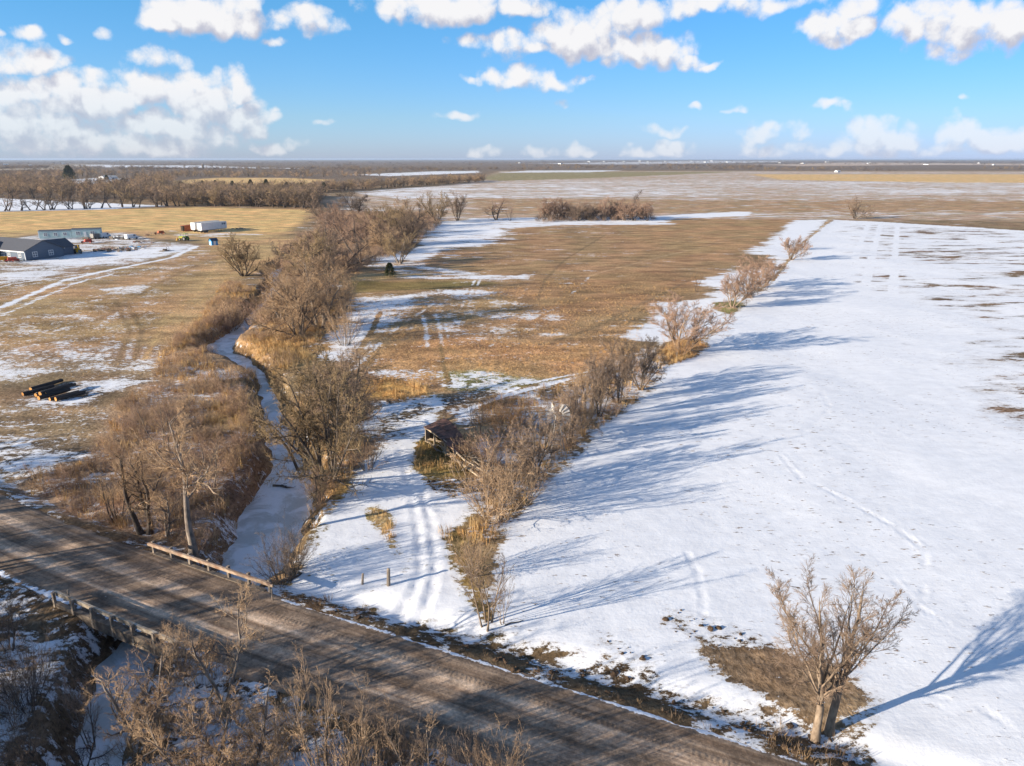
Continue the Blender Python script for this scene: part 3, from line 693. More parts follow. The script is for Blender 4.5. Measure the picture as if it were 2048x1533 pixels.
# ------------------------------------------------------------------ gravel road
def mat_road():
    m, N, bs = new_mat('gravel')
    uv = N.n('ShaderNodeAttribute', attribute_name='lane')
    sp = N.n('ShaderNodeSeparateColor'); N.put(sp.inputs[0], uv.outputs['Color'])
    lat, snow = sp.outputs[0], sp.outputs[1]
    P = N.n('ShaderNodeNewGeometry').outputs['Position']
    tc = N.n('ShaderNodeAttribute', attribute_name='along')
    A = tc.outputs['Vector']
    strip = N.noise(N.vm('MULTIPLY', A, (0.07, 1.9, 1.0)), 1.0, 4, 0.6)
    grain = N.noise(P, 5.0, 5, 0.7)
    blot = N.noise(P, 0.5, 4, 0.6)
    c = N.mix(N.smooth(strip, 0.32, 0.68), (0.22, 0.152, 0.104), (0.44, 0.335, 0.245))
    c = N.mix(1.0, c, N.mix(N.smooth(grain, 0.30, 0.70), (0.68, 0.68, 0.68), (1.26, 1.25, 1.23)), 'MULTIPLY')
    c = N.mix(1.0, c, N.mix(N.smooth(blot, 0.36, 0.62), (0.66, 0.65, 0.64), (1.15, 1.13, 1.1)), 'MULTIPLY')
    lane = N.m('ABSOLUTE', N.m('SUBTRACT', N.m('ABSOLUTE', lat), 0.33))
    c = N.mix(1.0, c, N.mix(N.smooth(lane, 0.06, 0.22), (1.5, 1.47, 1.44), (0.74, 0.72, 0.70)), 'MULTIPLY')
    nz = N.noise(P, 2.2, 5, 0.65)
    tt = N.m('ADD', snow, N.m('MULTIPLY_ADD', nz, 1.7, -0.85))
    fac = N.smooth(tt, 0.45, 0.58)
    N.put(bs.inputs['Base Color'], N.mix(fac, c, (0.82, 0.83, 0.85)))
    bp = N.n('ShaderNodeBump'); bp.inputs['Strength'].default_value = 0.7; bp.inputs['Distance'].default_value = 1.0
    cleat = N.n('ShaderNodeTexWave', wave_type='BANDS', bands_direction='X')
    cleat.inputs['Scale'].default_value = 1.0; cleat.inputs['Distortion'].default_value = 5.0; cleat.inputs['Detail'].default_value = 3
    N.put(cleat.inputs['Vector'], A)
    cl = N.m('MULTIPLY', cleat.outputs['Fac'], N.m('SUBTRACT', 1.0, N.smooth(N.m('ABSOLUTE', N.m('SUBTRACT', lat, 0.52)), 0.03, 0.08)))
    h = N.m('ADD', N.m('MULTIPLY', strip, 0.06), N.m('MULTIPLY', grain, 0.05))
    h = N.m('ADD', h, N.m('ADD', N.m('MULTIPLY', fac, 0.05), N.m('MULTIPLY', cl, 0.022)))
    N.put(bp.inputs['Height'], h)
    N.put(bs.inputs['Normal'], bp.outputs[0])
    return m

def build_road():
    S = np.concatenate([np.arange(-700, -110, 10), np.arange(-110, 45, 0.35), np.arange(45, 200, 5)])
    C = np.linspace(-3.85, 3.85, 29)
    SS, CC = np.meshgrid(S, C, indexing='ij')
    xy = np.array([road_xy(s, c) for s, c in zip(SS.ravel(), CC.ravel())])
    x, y = xy[:, 0], xy[:, 1]
    lat = CC.ravel() / 3.5; s = SS.ravel()
    br = sstep(s, -49, -47.5) * (1 - sstep(s, -35.5, -34))
    z = ROAD_Z + 0.03 - 0.05 * np.clip(np.abs(lat), 0, 1) ** 2
    z = z + (fbm(s / 5, CC.ravel() / 0.7, 8, 3) - 0.5) * 0.07
    z = z - 0.10 * sstep(np.abs(lat), 0.96, 1.1) * (1 - br)
    snow = np.full(len(s), 0.06)
    up = np.where(s > -34, np.exp(-((lat - 1.03 + 0.05 * (fbm(s / 3, s * 0, 31, 3) - 0.5)) / 0.075) ** 2) * (0.72 + 0.4 * (fbm(s / 2.2, s * 0 + 3, 33, 3) - 0.5)), 0) * (1 - sstep(s, -2, 3) * 0.5)
    lo = np.where(s < -47, np.exp(-((lat + 1.0) / 0.07) ** 2) * 0.75, 0)
    lo2 = np.where((s > -50) & (s < -34), np.exp(-((lat + 0.93) / 0.1) ** 2) * 0.52, 0)
    snow = np.maximum.reduce([snow, up, lo, lo2])
    ns, nc = len(S), len(C)
    idx = np.arange(ns * nc).reshape(ns, nc)
    q = np.stack([idx[:-1, :-1], idx[1:, :-1], idx[1:, 1:], idx[:-1, 1:]], -1).reshape(-1, 4)
    me = mesh_from('road', np.stack([x, y, z], 1), q)
    a = me.color_attributes.new('lane', 'FLOAT_COLOR', 'POINT')
    a.data.foreach_set('color', np.stack([lat, snow, snow, np.ones_like(snow)], 1).astype(np.float32).ravel())
    b = me.attributes.new('along', 'FLOAT_VECTOR', 'POINT')
    b.data.foreach_set('vector', np.stack([s, CC.ravel(), np.zeros_like(s)], 1).astype(np.float32).ravel())
    return link('road', me, mat_road(), kind='structure')
build_road()

# ------------------------------------------------------------------ frozen creek
def mat_ice():
    m, N, bs = new_mat('creek_ice')
    P = N.n('ShaderNodeNewGeometry').outputs['Position']
    n = N.noise(N.vm('MULTIPLY', P, (0.35, 0.35, 1)), 1.0, 5, 0.62, 0.6)
    n2 = N.noise(P, 2.5, 4, 0.6)
    c = N.mix(N.smooth(n, 0.40, 0.56), (0.56, 0.55, 0.50), (0.84, 0.84, 0.82))
    c = N.mix(1.0, c, N.mix(n2, (0.88, 0.88, 0.88), (1.1, 1.1, 1.1)), 'MULTIPLY')
    N.put(bs.inputs['Base Color'], c)
    N.put(bs.inputs['Roughness'], N.lin(n, 0.3, 0.7, 0.35, 0.75))
    bs.inputs['Specular IOR Level'].default_value = 0.35
    bp = N.n('ShaderNodeBump'); bp.inputs['Strength'].default_value = 0.3; bp.inputs['Distance'].default_value = 0.1
    N.put(bp.inputs['Height'], n2); N.put(bs.inputs['Normal'], bp.outputs[0])
    return m

def build_ice():
    P = np.array(CREEK); Wd = np.array(CREEK_W) + 1.6
    T = np.gradient(P, axis=0); T /= np.linalg.norm(T, axis=1)[:, None]
    Nn = np.stack([-T[:, 1], T[:, 0]], 1)
    k = np.linspace(-1, 1, 7)
    V = P[:, None, :] + Nn[:, None, :] * (k[None, :, None] * Wd[:, None, None])
    z = np.full(V.shape[:2] + (1,), ICE_Z)
    v = np.concatenate([V, z], 2).reshape(-1, 3)
    keep = np.hypot(v[:, 0], v[:, 1]).reshape(len(P), 7).max(1) < 345
    idx = np.arange(len(P) * 7).reshape(len(P), 7)
    q = np.stack([idx[:-1, :-1], idx[1:, :-1], idx[1:, 1:], idx[:-1, 1:]], -1)
    q = q[(keep[:-1] & keep[1:])].reshape(-1, 4)
    link('creek_ice', mesh_from('creek_ice', v, q), mat_ice(), kind='structure')
build_ice()

# ------------------------------------------------------------------ bark, twig and grass materials
def mat_bark(name, a, b, scale=6.0, rough=0.9):
    m, N, bs = new_mat(name)
    tc = N.n('ShaderNodeTexCoord')
    oi = N.n('ShaderNodeObjectInfo')
    v = N.vm('ADD', tc.outputs['Object'], N.vm('SCALE', oi.outputs['Location'], scale=0.37))
    n = N.noise(N.vm('MULTIPLY', v, (1.0, 1.0, 0.35)), scale, 4, 0.65)
    big = N.noise(v, 0.35, 2, 0.5)
    c = N.mix(N.smooth(n, 0.3, 0.7), a, b)
    c = N.mix(1.0, c, N.mix(N.smooth(big, 0.3, 0.7), (0.82, 0.80, 0.80), (1.18, 1.16, 1.12)), 'MULTIPLY')
    rv = N.lin(oi.outputs['Random'], 0, 1, 0.86, 1.14)
    cc = N.n('ShaderNodeCombineColor')
    for i in range(3):
        N.put(cc.inputs[i], rv)
    c = N.mix(1.0, c, cc.outputs[0], 'MULTIPLY')
    N.put(bs.inputs['Base Color'], c)
    bs.inputs['Roughness'].default_value = rough
    bs.inputs['Specular IOR Level'].default_value = 0.1
    return m

BARK_TAN = mat_bark('bark_tan', (0.20, 0.145, 0.10), (0.37, 0.28, 0.20))
BARK_GREY = mat_bark('bark_grey', (0.13, 0.105, 0.085), (0.30, 0.245, 0.195))
BARK_DARK = mat_bark('bark_dark', (0.07, 0.055, 0.045), (0.17, 0.135, 0.105))
TWIG_TAN = mat_bark('twigs_tan', (0.33, 0.218, 0.130), (0.53, 0.365, 0.222), 1.5)
TWIG_RED = mat_bark('twigs_reddish', (0.28, 0.18, 0.125), (0.45, 0.30, 0.21), 1.5)
TWIG_GREY = mat_bark('twigs_grey', (0.20, 0.140, 0.100), (0.36, 0.260, 0.182), 1.5)
TWIG_OLIVE = mat_bark('twigs_olive', (0.21, 0.148, 0.082), (0.38, 0.272, 0.152), 1.5)
TWIG_DARK = mat_bark('twigs_dark', (0.09, 0.07, 0.058), (0.20, 0.155, 0.12), 1.5)
TWIG_RUST = mat_bark('twigs_rust', (0.366, 0.201, 0.098), (0.561, 0.329, 0.159), 1.5)
TWIG_FAR = mat_bark('twigs_far', (0.115, 0.088, 0.068), (0.225, 0.17, 0.125), 0.4)
CEDAR = mat_bark('cedar_foliage', (0.035, 0.045, 0.018), (0.10, 0.10, 0.04), 2.0)
CUT_WOOD = mat_bark('fresh_cut_wood', (0.38, 0.17, 0.05), (0.58, 0.30, 0.10), 8.0)
G_STRAW = mat_bark('grass_straw', (0.44, 0.28, 0.115), (0.66, 0.45, 0.21), 1.0)
G_RUST = mat_bark('grass_rust', (0.36, 0.20, 0.08), (0.54, 0.32, 0.13), 1.0)
G_BROWN = mat_bark('grass_brown', (0.26, 0.165, 0.085), (0.40, 0.27, 0.145), 1.0)
G_DARK = mat_bark('weeds_dark', (0.11, 0.075, 0.05), (0.22, 0.15, 0.095), 1.0)

# ------------------------------------------------------------------ branching
def nrm(v):
    return v / (np.linalg.norm(v, axis=-1, keepdims=True) + 1e-9)

def stems(rng, n, length, lean, base_r, r0, r1, K=8, up=0.3, wig=0.10, lenvar=0.25):
    az = np.linspace(0, 2 * np.pi, n, endpoint=False) + rng.uniform(-0.5, 0.5, n)
    a = np.radians(rng.uniform(lean[0], lean[1], n))
    d = np.stack([np.sin(a) * np.cos(az), np.sin(a) * np.sin(az), np.cos(a)], 1)
    pos = np.stack([np.cos(az) * base_r, np.sin(az) * base_r, np.full(n, -0.15)], 1)
    L = length * rng.uniform(1 - lenvar, 1 + lenvar * 0.4, n)
    pts = [pos]
    for k in range(K - 1):
        d = nrm(d + np.array([0, 0, up / (K - 1)]) + rng.normal(0, wig, (n, 3)))
        pts.append(pts[-1] + d * (L / (K - 1))[:, None])
    P = np.stack(pts, 1)
    R = (r0 + (r1 - r0) * np.linspace(0, 1, K) ** 0.8)[None, :] * rng.uniform(0.75, 1.1, (n, 1))
    R[:, 0] *= 1.35
    return P, R

def children(rng, P, R, n, t=(0.25, 1.0), ang=(25, 60), lenr=0.42, K=5, up=0.2, wig=0.16, rr=0.6, rtip=0.3, rmin=0.004, taper=0.45):
    N, K0, _ = P.shape
    M = N * n
    pi = np.repeat(np.arange(N), n)
    tt = t[0] + (t[1] - t[0]) * ((np.tile(np.arange(n), N) + rng.random(M)) / n)
    f = tt * (K0 - 1); i = np.clip(np.floor(f).astype(int), 0, K0 - 2); fr = (f - i)[:, None]
    A, B = P[pi, i], P[pi, i + 1]
    pos = A + (B - A) * fr
    T = nrm(B - A)
    rad = R[pi, i] + (R[pi, i + 1] - R[pi, i]) * fr[:, 0]
    Lp = np.linalg.norm(np.diff(P, axis=1), axis=2).sum(1)
    v = rng.normal(size=(M, 3)); v = nrm(v - T * (v * T).sum(1, keepdims=True))
    a = np.radians(rng.uniform(ang[0], ang[1], M))[:, None]
    d = np.cos(a) * T + np.sin(a) * v
    L = Lp[pi] * lenr * (1 - taper * (tt - t[0]) / (t[1] - t[0] + 1e-9)) * rng.uniform(0.6, 1.25, M)
    pts = [pos]
    for k in range(K - 1):
        d = nrm(d + np.array([0, 0, up / max(K - 1, 1)]) + rng.normal(0, wig, (M, 3)))
        pts.append(pts[-1] + d * (L / (K - 1))[:, None])
    Q = np.stack(pts, 1)
    Q[..., 2] = np.maximum(Q[..., 2], 0.1 + 0.25 * rng.random(M)[:, None])
    r0 = np.maximum(rad * rr, rmin)
    RR = r0[:, None] * np.linspace(1, rtip, K)[None, :]
    return Q, np.maximum(RR, rmin * 0.6)

def tubes(parts):
    """list of (P, R, sides) -> vertices, quads, tris; every branch ends in a point"""
    V, Q, T, off = [], [], [], 0
    for P, R, s in parts:
        N, K, _ = P.shape
        Tn = nrm(np.gradient(P, axis=1))
        ref = np.where(np.abs(Tn[..., 2:3]) > 0.85, np.array([1.0, 0, 0]), np.array([0, 0, 1.0]))
        U = nrm(np.cross(Tn, ref)); Wv = np.cross(Tn, U)
        th = np.arange(s) * 2 * np.pi / s
        ring = P[:, :-1, None, :] + R[:, :-1, None, None] * (np.cos(th)[None, None, :, None] * U[:, :-1, None, :] + np.sin(th)[None, None, :, None] * Wv[:, :-1, None, :])
        nr = (K - 1) * s
        V.append(ring.reshape(-1, 3)); V.append(P[:, -1])
        ids = off + np.arange(N * nr).reshape(N, K - 1, s)
        tip = off + N * nr + np.arange(N)
        j = np.arange(s); j2 = (j + 1) % s
        if K > 2:
            Q.append(np.stack([ids[:, :-1][:, :, j], ids[:, :-1][:, :, j2], ids[:, 1:][:, :, j2], ids[:, 1:][:, :, j]], -1).reshape(-1, 4))
        T.append(np.stack([ids[:, -1][:, j], ids[:, -1][:, j2], np.repeat(tip[:, None], s, 1)], -1).reshape(-1, 3))
        off += N * nr + N
    return np.concatenate(V), (np.concatenate(Q) if Q else None), np.concatenate(T)

def branch_mesh(name, parts):
    v, q, t = tubes(parts)
    return mesh_from(name, v, q, t)

class Proto:
    def __init__(self, name, wood, crown):
        self.wood = branch_mesh(name + '_wood', wood)
        self.crown = branch_mesh(name + '_crown', crown)
        allz = np.concatenate([p[0].reshape(-1, 3) for p in wood + crown])
        self.h = float(np.percentile(allz[:, 2], 98.5))
        self.w = 2 * float(np.percentile(np.hypot(allz[:, 0], allz[:, 1]), 86))

def make_proto(name, seed, st, l1, l2, l3, l4=None, wood_l1=True):
    rng = np.random.default_rng(seed)
    S = stems(rng, **st)
    A = children(rng, *S, **l1)
    B = children(rng, *A, **l2)
    C = children(rng, *B, **l3)
    wood = [(*S, 7)] + ([(*A, 5)] if wood_l1 else [])
    crown = ([] if wood_l1 else [(*A, 4)]) + [(*B, 3), (*C, 3)]
    if l4:
        D = children(rng, *C, **l4)
        crown.append((*D, 3))
    return Proto(name, wood, crown)

PROTO = {}
def protos():
    for i in (0, 1, 2):
        PROTO['vase%d' % i] = make_proto('vase', 10 + i, dict(n=7, length=7.0, lean=(8, 42), base_r=0.22, r0=0.13, r1=0.03, K=8, up=0.30, wig=0.09),
            dict(n=9, t=(0.22, 1), ang=(22, 52), lenr=0.46, K=5, up=0.30, wig=0.13, rr=0.6),
            dict(n=10, t=(0.15, 1), ang=(25, 55), lenr=0.46, K=4, up=0.22, wig=0.15, rr=0.6, rmin=0.010),
            dict(n=14, t=(0.1, 1), ang=(20, 60), lenr=0.62, K=3, up=0.15, wig=0.18, rr=0.6, rmin=0.0145))
    for i in (0, 1, 2):
        PROTO['round%d' % i] = make_proto('round', 20 + i, dict(n=4, length=8.0, lean=(5, 38), base_r=0.30, r0=0.20, r1=0.05, K=9, up=0.25, wig=0.13),
            dict(n=11, t=(0.15, 1), ang=(35, 80), lenr=0.55, K=6, up=0.18, wig=0.20, rr=0.6),
            dict(n=10, t=(0.12, 1), ang=(30, 70), lenr=0.46, K=4, up=0.10, wig=0.22, rr=0.6, rmin=0.011),
            dict(n=16, t=(0.1, 1), ang=(25, 75), lenr=0.62, K=3, up=0.08, wig=0.25, rr=0.6, rmin=0.0145))
    for i in (0, 1):
        PROTO['tall%d' % i] = make_proto('tall', 30 + i, dict(n=1, length=12.0, lean=(0, 3), base_r=0.0, r0=0.26, r1=0.05, K=11, up=0.12, wig=0.07),
            dict(n=14, t=(0.40, 1), ang=(28, 60), lenr=0.36, K=7, up=0.55, wig=0.14, rr=0.5),
            dict(n=13, t=(0.15, 1), ang=(25, 60), lenr=0.42, K=5, up=0.30, wig=0.18, rr=0.55, rmin=0.013),
            dict(n=13, t=(0.1, 1), ang=(20, 60), lenr=0.60, K=3, up=0.2, wig=0.18, rr=0.6, rmin=0.012))
    PROTO['multi'] = make_proto('multi', 41, dict(n=3, length=8.5, lean=(6, 22), base_r=0.35, r0=0.21, r1=0.05, K=10, up=0.20, wig=0.10),
        dict(n=10, t=(0.30, 1), ang=(28, 60), lenr=0.38, K=6, up=0.45, wig=0.16, rr=0.5),
        dict(n=11, t=(0.15, 1), ang=(25, 60), lenr=0.42, K=4, up=0.2, wig=0.18, rr=0.55, rmin=0.011),
        dict(n=12, t=(0.1, 1), ang=(20, 60), lenr=0.55, K=3, up=0.1, wig=0.2, rr=0.6, rmin=0.008))
    rng = np.random.default_rng(58)
    def path(*p):
        q = np.array(p, float); u = np.linspace(0, len(q) - 1, 11); i = np.clip(u.astype(int), 0, len(q) - 2)
        return q[i] + (q[i + 1] - q[i]) * (u - i)[:, None] + rng.normal(0, 0.025, (11, 3))
    SP = [path((-0.40, 0, -0.2), (-0.36, 0.05, 2.2), (-0.50, 0.1, 4.0), (-0.8, 0.0, 6.2), (-1.1, 0.2, 8.6)),
          path((0.36, 0.1, -0.2), (0.58, 0.1, 2.4), (0.68, 0.0, 4.2), (0.7, -0.1, 6.4), (0.95, 0.1, 8.8))]
    q0 = lambda k: 1.2 + 2.7 * ((k * 0.618) % 1.0)
    for k in range(13):                                    # limbs sweeping up and outwards from both trunks
        j = k % 2; z0 = 4.6 - 0.55 * q0(k); a = k * 2.4 + rng.uniform(-0.4, 0.4); q = 1.2 + 2.7 * ((k * 0.618) % 1.0)
        b = SP[j][int(np.clip((z0 + 0.2) / 8.8 * 10, 1, 9))]
        d = np.array([math.cos(a), math.sin(a), 0.0]); zt = 4.7 + 3.7 * math.sqrt(1 - (q / 4.3) ** 2)
        SP.append(path(b, b + d * q * 0.35 + [0, 0, (zt - b[2]) * 0.28], b + d * q * 0.66 + [0, 0, (zt - b[2]) * 0.58], b + d * q * 0.88 + [0, 0, (zt - b[2]) * 0.82], b + d * q + [0, 0, zt - b[2]]))
    SP = np.stack(SP)
    SR = np.array([0.175, 0.19] + [0.052] * 13)[:, None] * np.linspace(1.0, 0.13, 11)[None, :]
    SR[:2, 0] *= 1.3
    TA = children(rng, SP, SR, 12, (0.22, 0.99), (20, 48), 0.27, 6, 0.25, 0.08, 0.45, 0.3, 0.009, 0.5)
    TB = children(rng, *TA, 8, (0.1, 1), (18, 50), 0.52, 4, 0.15, 0.13, 0.6, 0.3, 0.0085)
    TC = children(rng, *TB, 9, (0.1, 1), (18, 55), 0.72, 3, 0.05, 0.16, 0.6, 0.3, 0.0068)
    PROTO['twin'] = Proto('twin', [(SP, SR, 10), (*TA, 5)], [(*TB, 3), (*TC, 3)])
    for i in (0,):
        PROTO['dense%d' % i] = make_proto('dense', 85 + i, dict(n=10, length=5.6, lean=(4, 62), base_r=0.35, r0=0.10, r1=0.03, K=7, up=0.22, wig=0.12),
            dict(n=8, t=(0.2, 1), ang=(25, 60), lenr=0.46, K=5, up=0.15, wig=0.18, rr=0.6),
            dict(n=9, t=(0.12, 1), ang=(25, 65), lenr=0.46, K=4, up=0.1, wig=0.2, rr=0.6, rmin=0.011),
            dict(n=12, t=(0.1, 1), ang=(25, 70), lenr=0.62, K=3, up=0.05, wig=0.22, rr=0.6, rmin=0.015))
    for i in (0, 1, 2):
        PROTO['sapling%d' % i] = make_proto('sapling', 60 + i, dict(n=4, length=5.0, lean=(2, 18), base_r=0.25, r0=0.055, r1=0.015, K=8, up=0.22, wig=0.06),
            dict(n=9, t=(0.25, 1), ang=(18, 42), lenr=0.40, K=5, up=0.3, wig=0.10, rr=0.55, rmin=0.008),
            dict(n=7, t=(0.15, 1), ang=(18, 45), lenr=0.42, K=4, up=0.2, wig=0.12, rr=0.6, rmin=0.006),
            dict(n=8, t=(0.1, 1), ang=(18, 50), lenr=0.55, K=3, up=0.1, wig=0.15, rr=0.6, rmin=0.006))
    for i in (0, 1, 2):
        PROTO['shrub%d' % i] = make_proto('shrub', 70 + i, dict(n=26, length=2.6, lean=(4, 58), base_r=0.30, r0=0.022, r1=0.008, K=6, up=0.25, wig=0.12),
            dict(n=6, t=(0.2, 1), ang=(18, 50), lenr=0.46, K=4, up=0.2, wig=0.14, rr=0.7, rmin=0.008),
            dict(n=5, t=(0.15, 1), ang=(20, 55), lenr=0.46, K=3, up=0.1, wig=0.18, rr=0.7, rmin=0.007),
            dict(n=4, t=(0.1, 1), ang=(20, 60), lenr=0.5, K=2, up=0.0, wig=0.2, rr=0.7, rmin=0.006), wood_l1=False)
    for i in (0, 1, 2):
        PROTO['gnarl%d' % i] = make_proto('gnarl', 80 + i, dict(n=2, length=6.5, lean=(6, 30), base_r=0.2, r0=0.19, r1=0.05, K=9, up=0.1, wig=0.20),
            dict(n=12, t=(0.25, 1), ang=(40, 85), lenr=0.5, K=7, up=0.25, wig=0.26, rr=0.6),
            dict(n=12, t=(0.15, 1), ang=(35, 75), lenr=0.45, K=5, up=0.12, wig=0.26, rr=0.55, rmin=0.010),
            dict(n=13, t=(0.1, 1), ang=(25, 70), lenr=0.55, K=3, up=0.1, wig=0.25, rr=0.6, rmin=0.008))
    for i in (0, 1, 2, 3):
        rng = np.random.default_rng(90 + i)
        S = stems(rng, n=(2, 1, 3, 2)[i], length=8, lean=(2, 24), base_r=0.2, r0=0.24, r1=0.07, K=6, up=0.2, wig=0.12)
        A = children(rng, *S, n=9, t=(0.2, 1), ang=(30, 70), lenr=0.5, K=4, up=0.25, wig=0.2, rr=0.6, rmin=0.05)
        B = children(rng, *A, n=6, t=(0.15, 1), ang=(28, 65), lenr=0.5, K=3, up=0.15, wig=0.2, rr=0.6, rmin=0.035)
        C = children(rng, *B, n=7, t=(0.1, 1), ang=(25, 70), lenr=0.6, K=2, up=0.1, wig=0.2, rr=0.7, rmin=0.032)
        PROTO['far%d' % i] = Proto('far', [(*S, 5)], [(*A, 3), (*B, 3), (*C, 3)])
protos()

def set_mat(o, m):
    if not o.data.materials:
        o.data.materials.append(m)
    o.material_slots[0].link = 'OBJECT'
    o.material_slots[0].material = m

RNG = random.Random(7)
def tree_at(x, y, h, w, proto, name, label, cat='tree', group=None, bark=BARK_GREY, twig=TWIG_TAN, rot=None, tilt=(0, 0), z=None):
    p = PROTO[proto]
    e = bpy.data.objects.new(name, None)
    COL.objects.link(e)
    e.empty_display_size = 0.3
    e.location = (x, y, gz(x, y) if z is None else z)
    sz = h / p.h
    sx = (w / p.w) if w else sz
    if proto[:4] in ('tall', 'mult', 'gnar', 'twin', 'sapl'):
        sx = min(sx, 1.25 * sz)
    e.scale = (sx, sx, sz)
    e.rotation_mode = 'ZYX'                 # turn about the trunk first, lean afterwards
    e.rotation_euler = (tilt[0], tilt[1], RNG.uniform(0, 6.28) if rot is None else rot)
    e['label'] = label; e['category'] = cat
    if group:
        e['group'] = group
    for nm, me, mt in (('trunk', p.wood, bark), ('crown', p.crown, twig)):
        o = bpy.data.objects.new(nm, me)
        COL.objects.link(o)
        o.parent = e
        set_mat(o, mt)
    return e

def tree_px(px, py, top, wpx, proto, name, label, z=0.0, **kw):
    x, y = W(px, py, z)
    h = max(height_to(px, py, top, z), 0.6)
    w = wpx / F * (y * math.cos(PITCH) + HCAM * math.sin(PITCH)) if wpx else None
    return tree_at(x, y, h, w, proto, name, label, **kw)

HEDGE = 'trees of the fence row beside the snow field'
CREEKG = 'bare trees along the frozen creek'
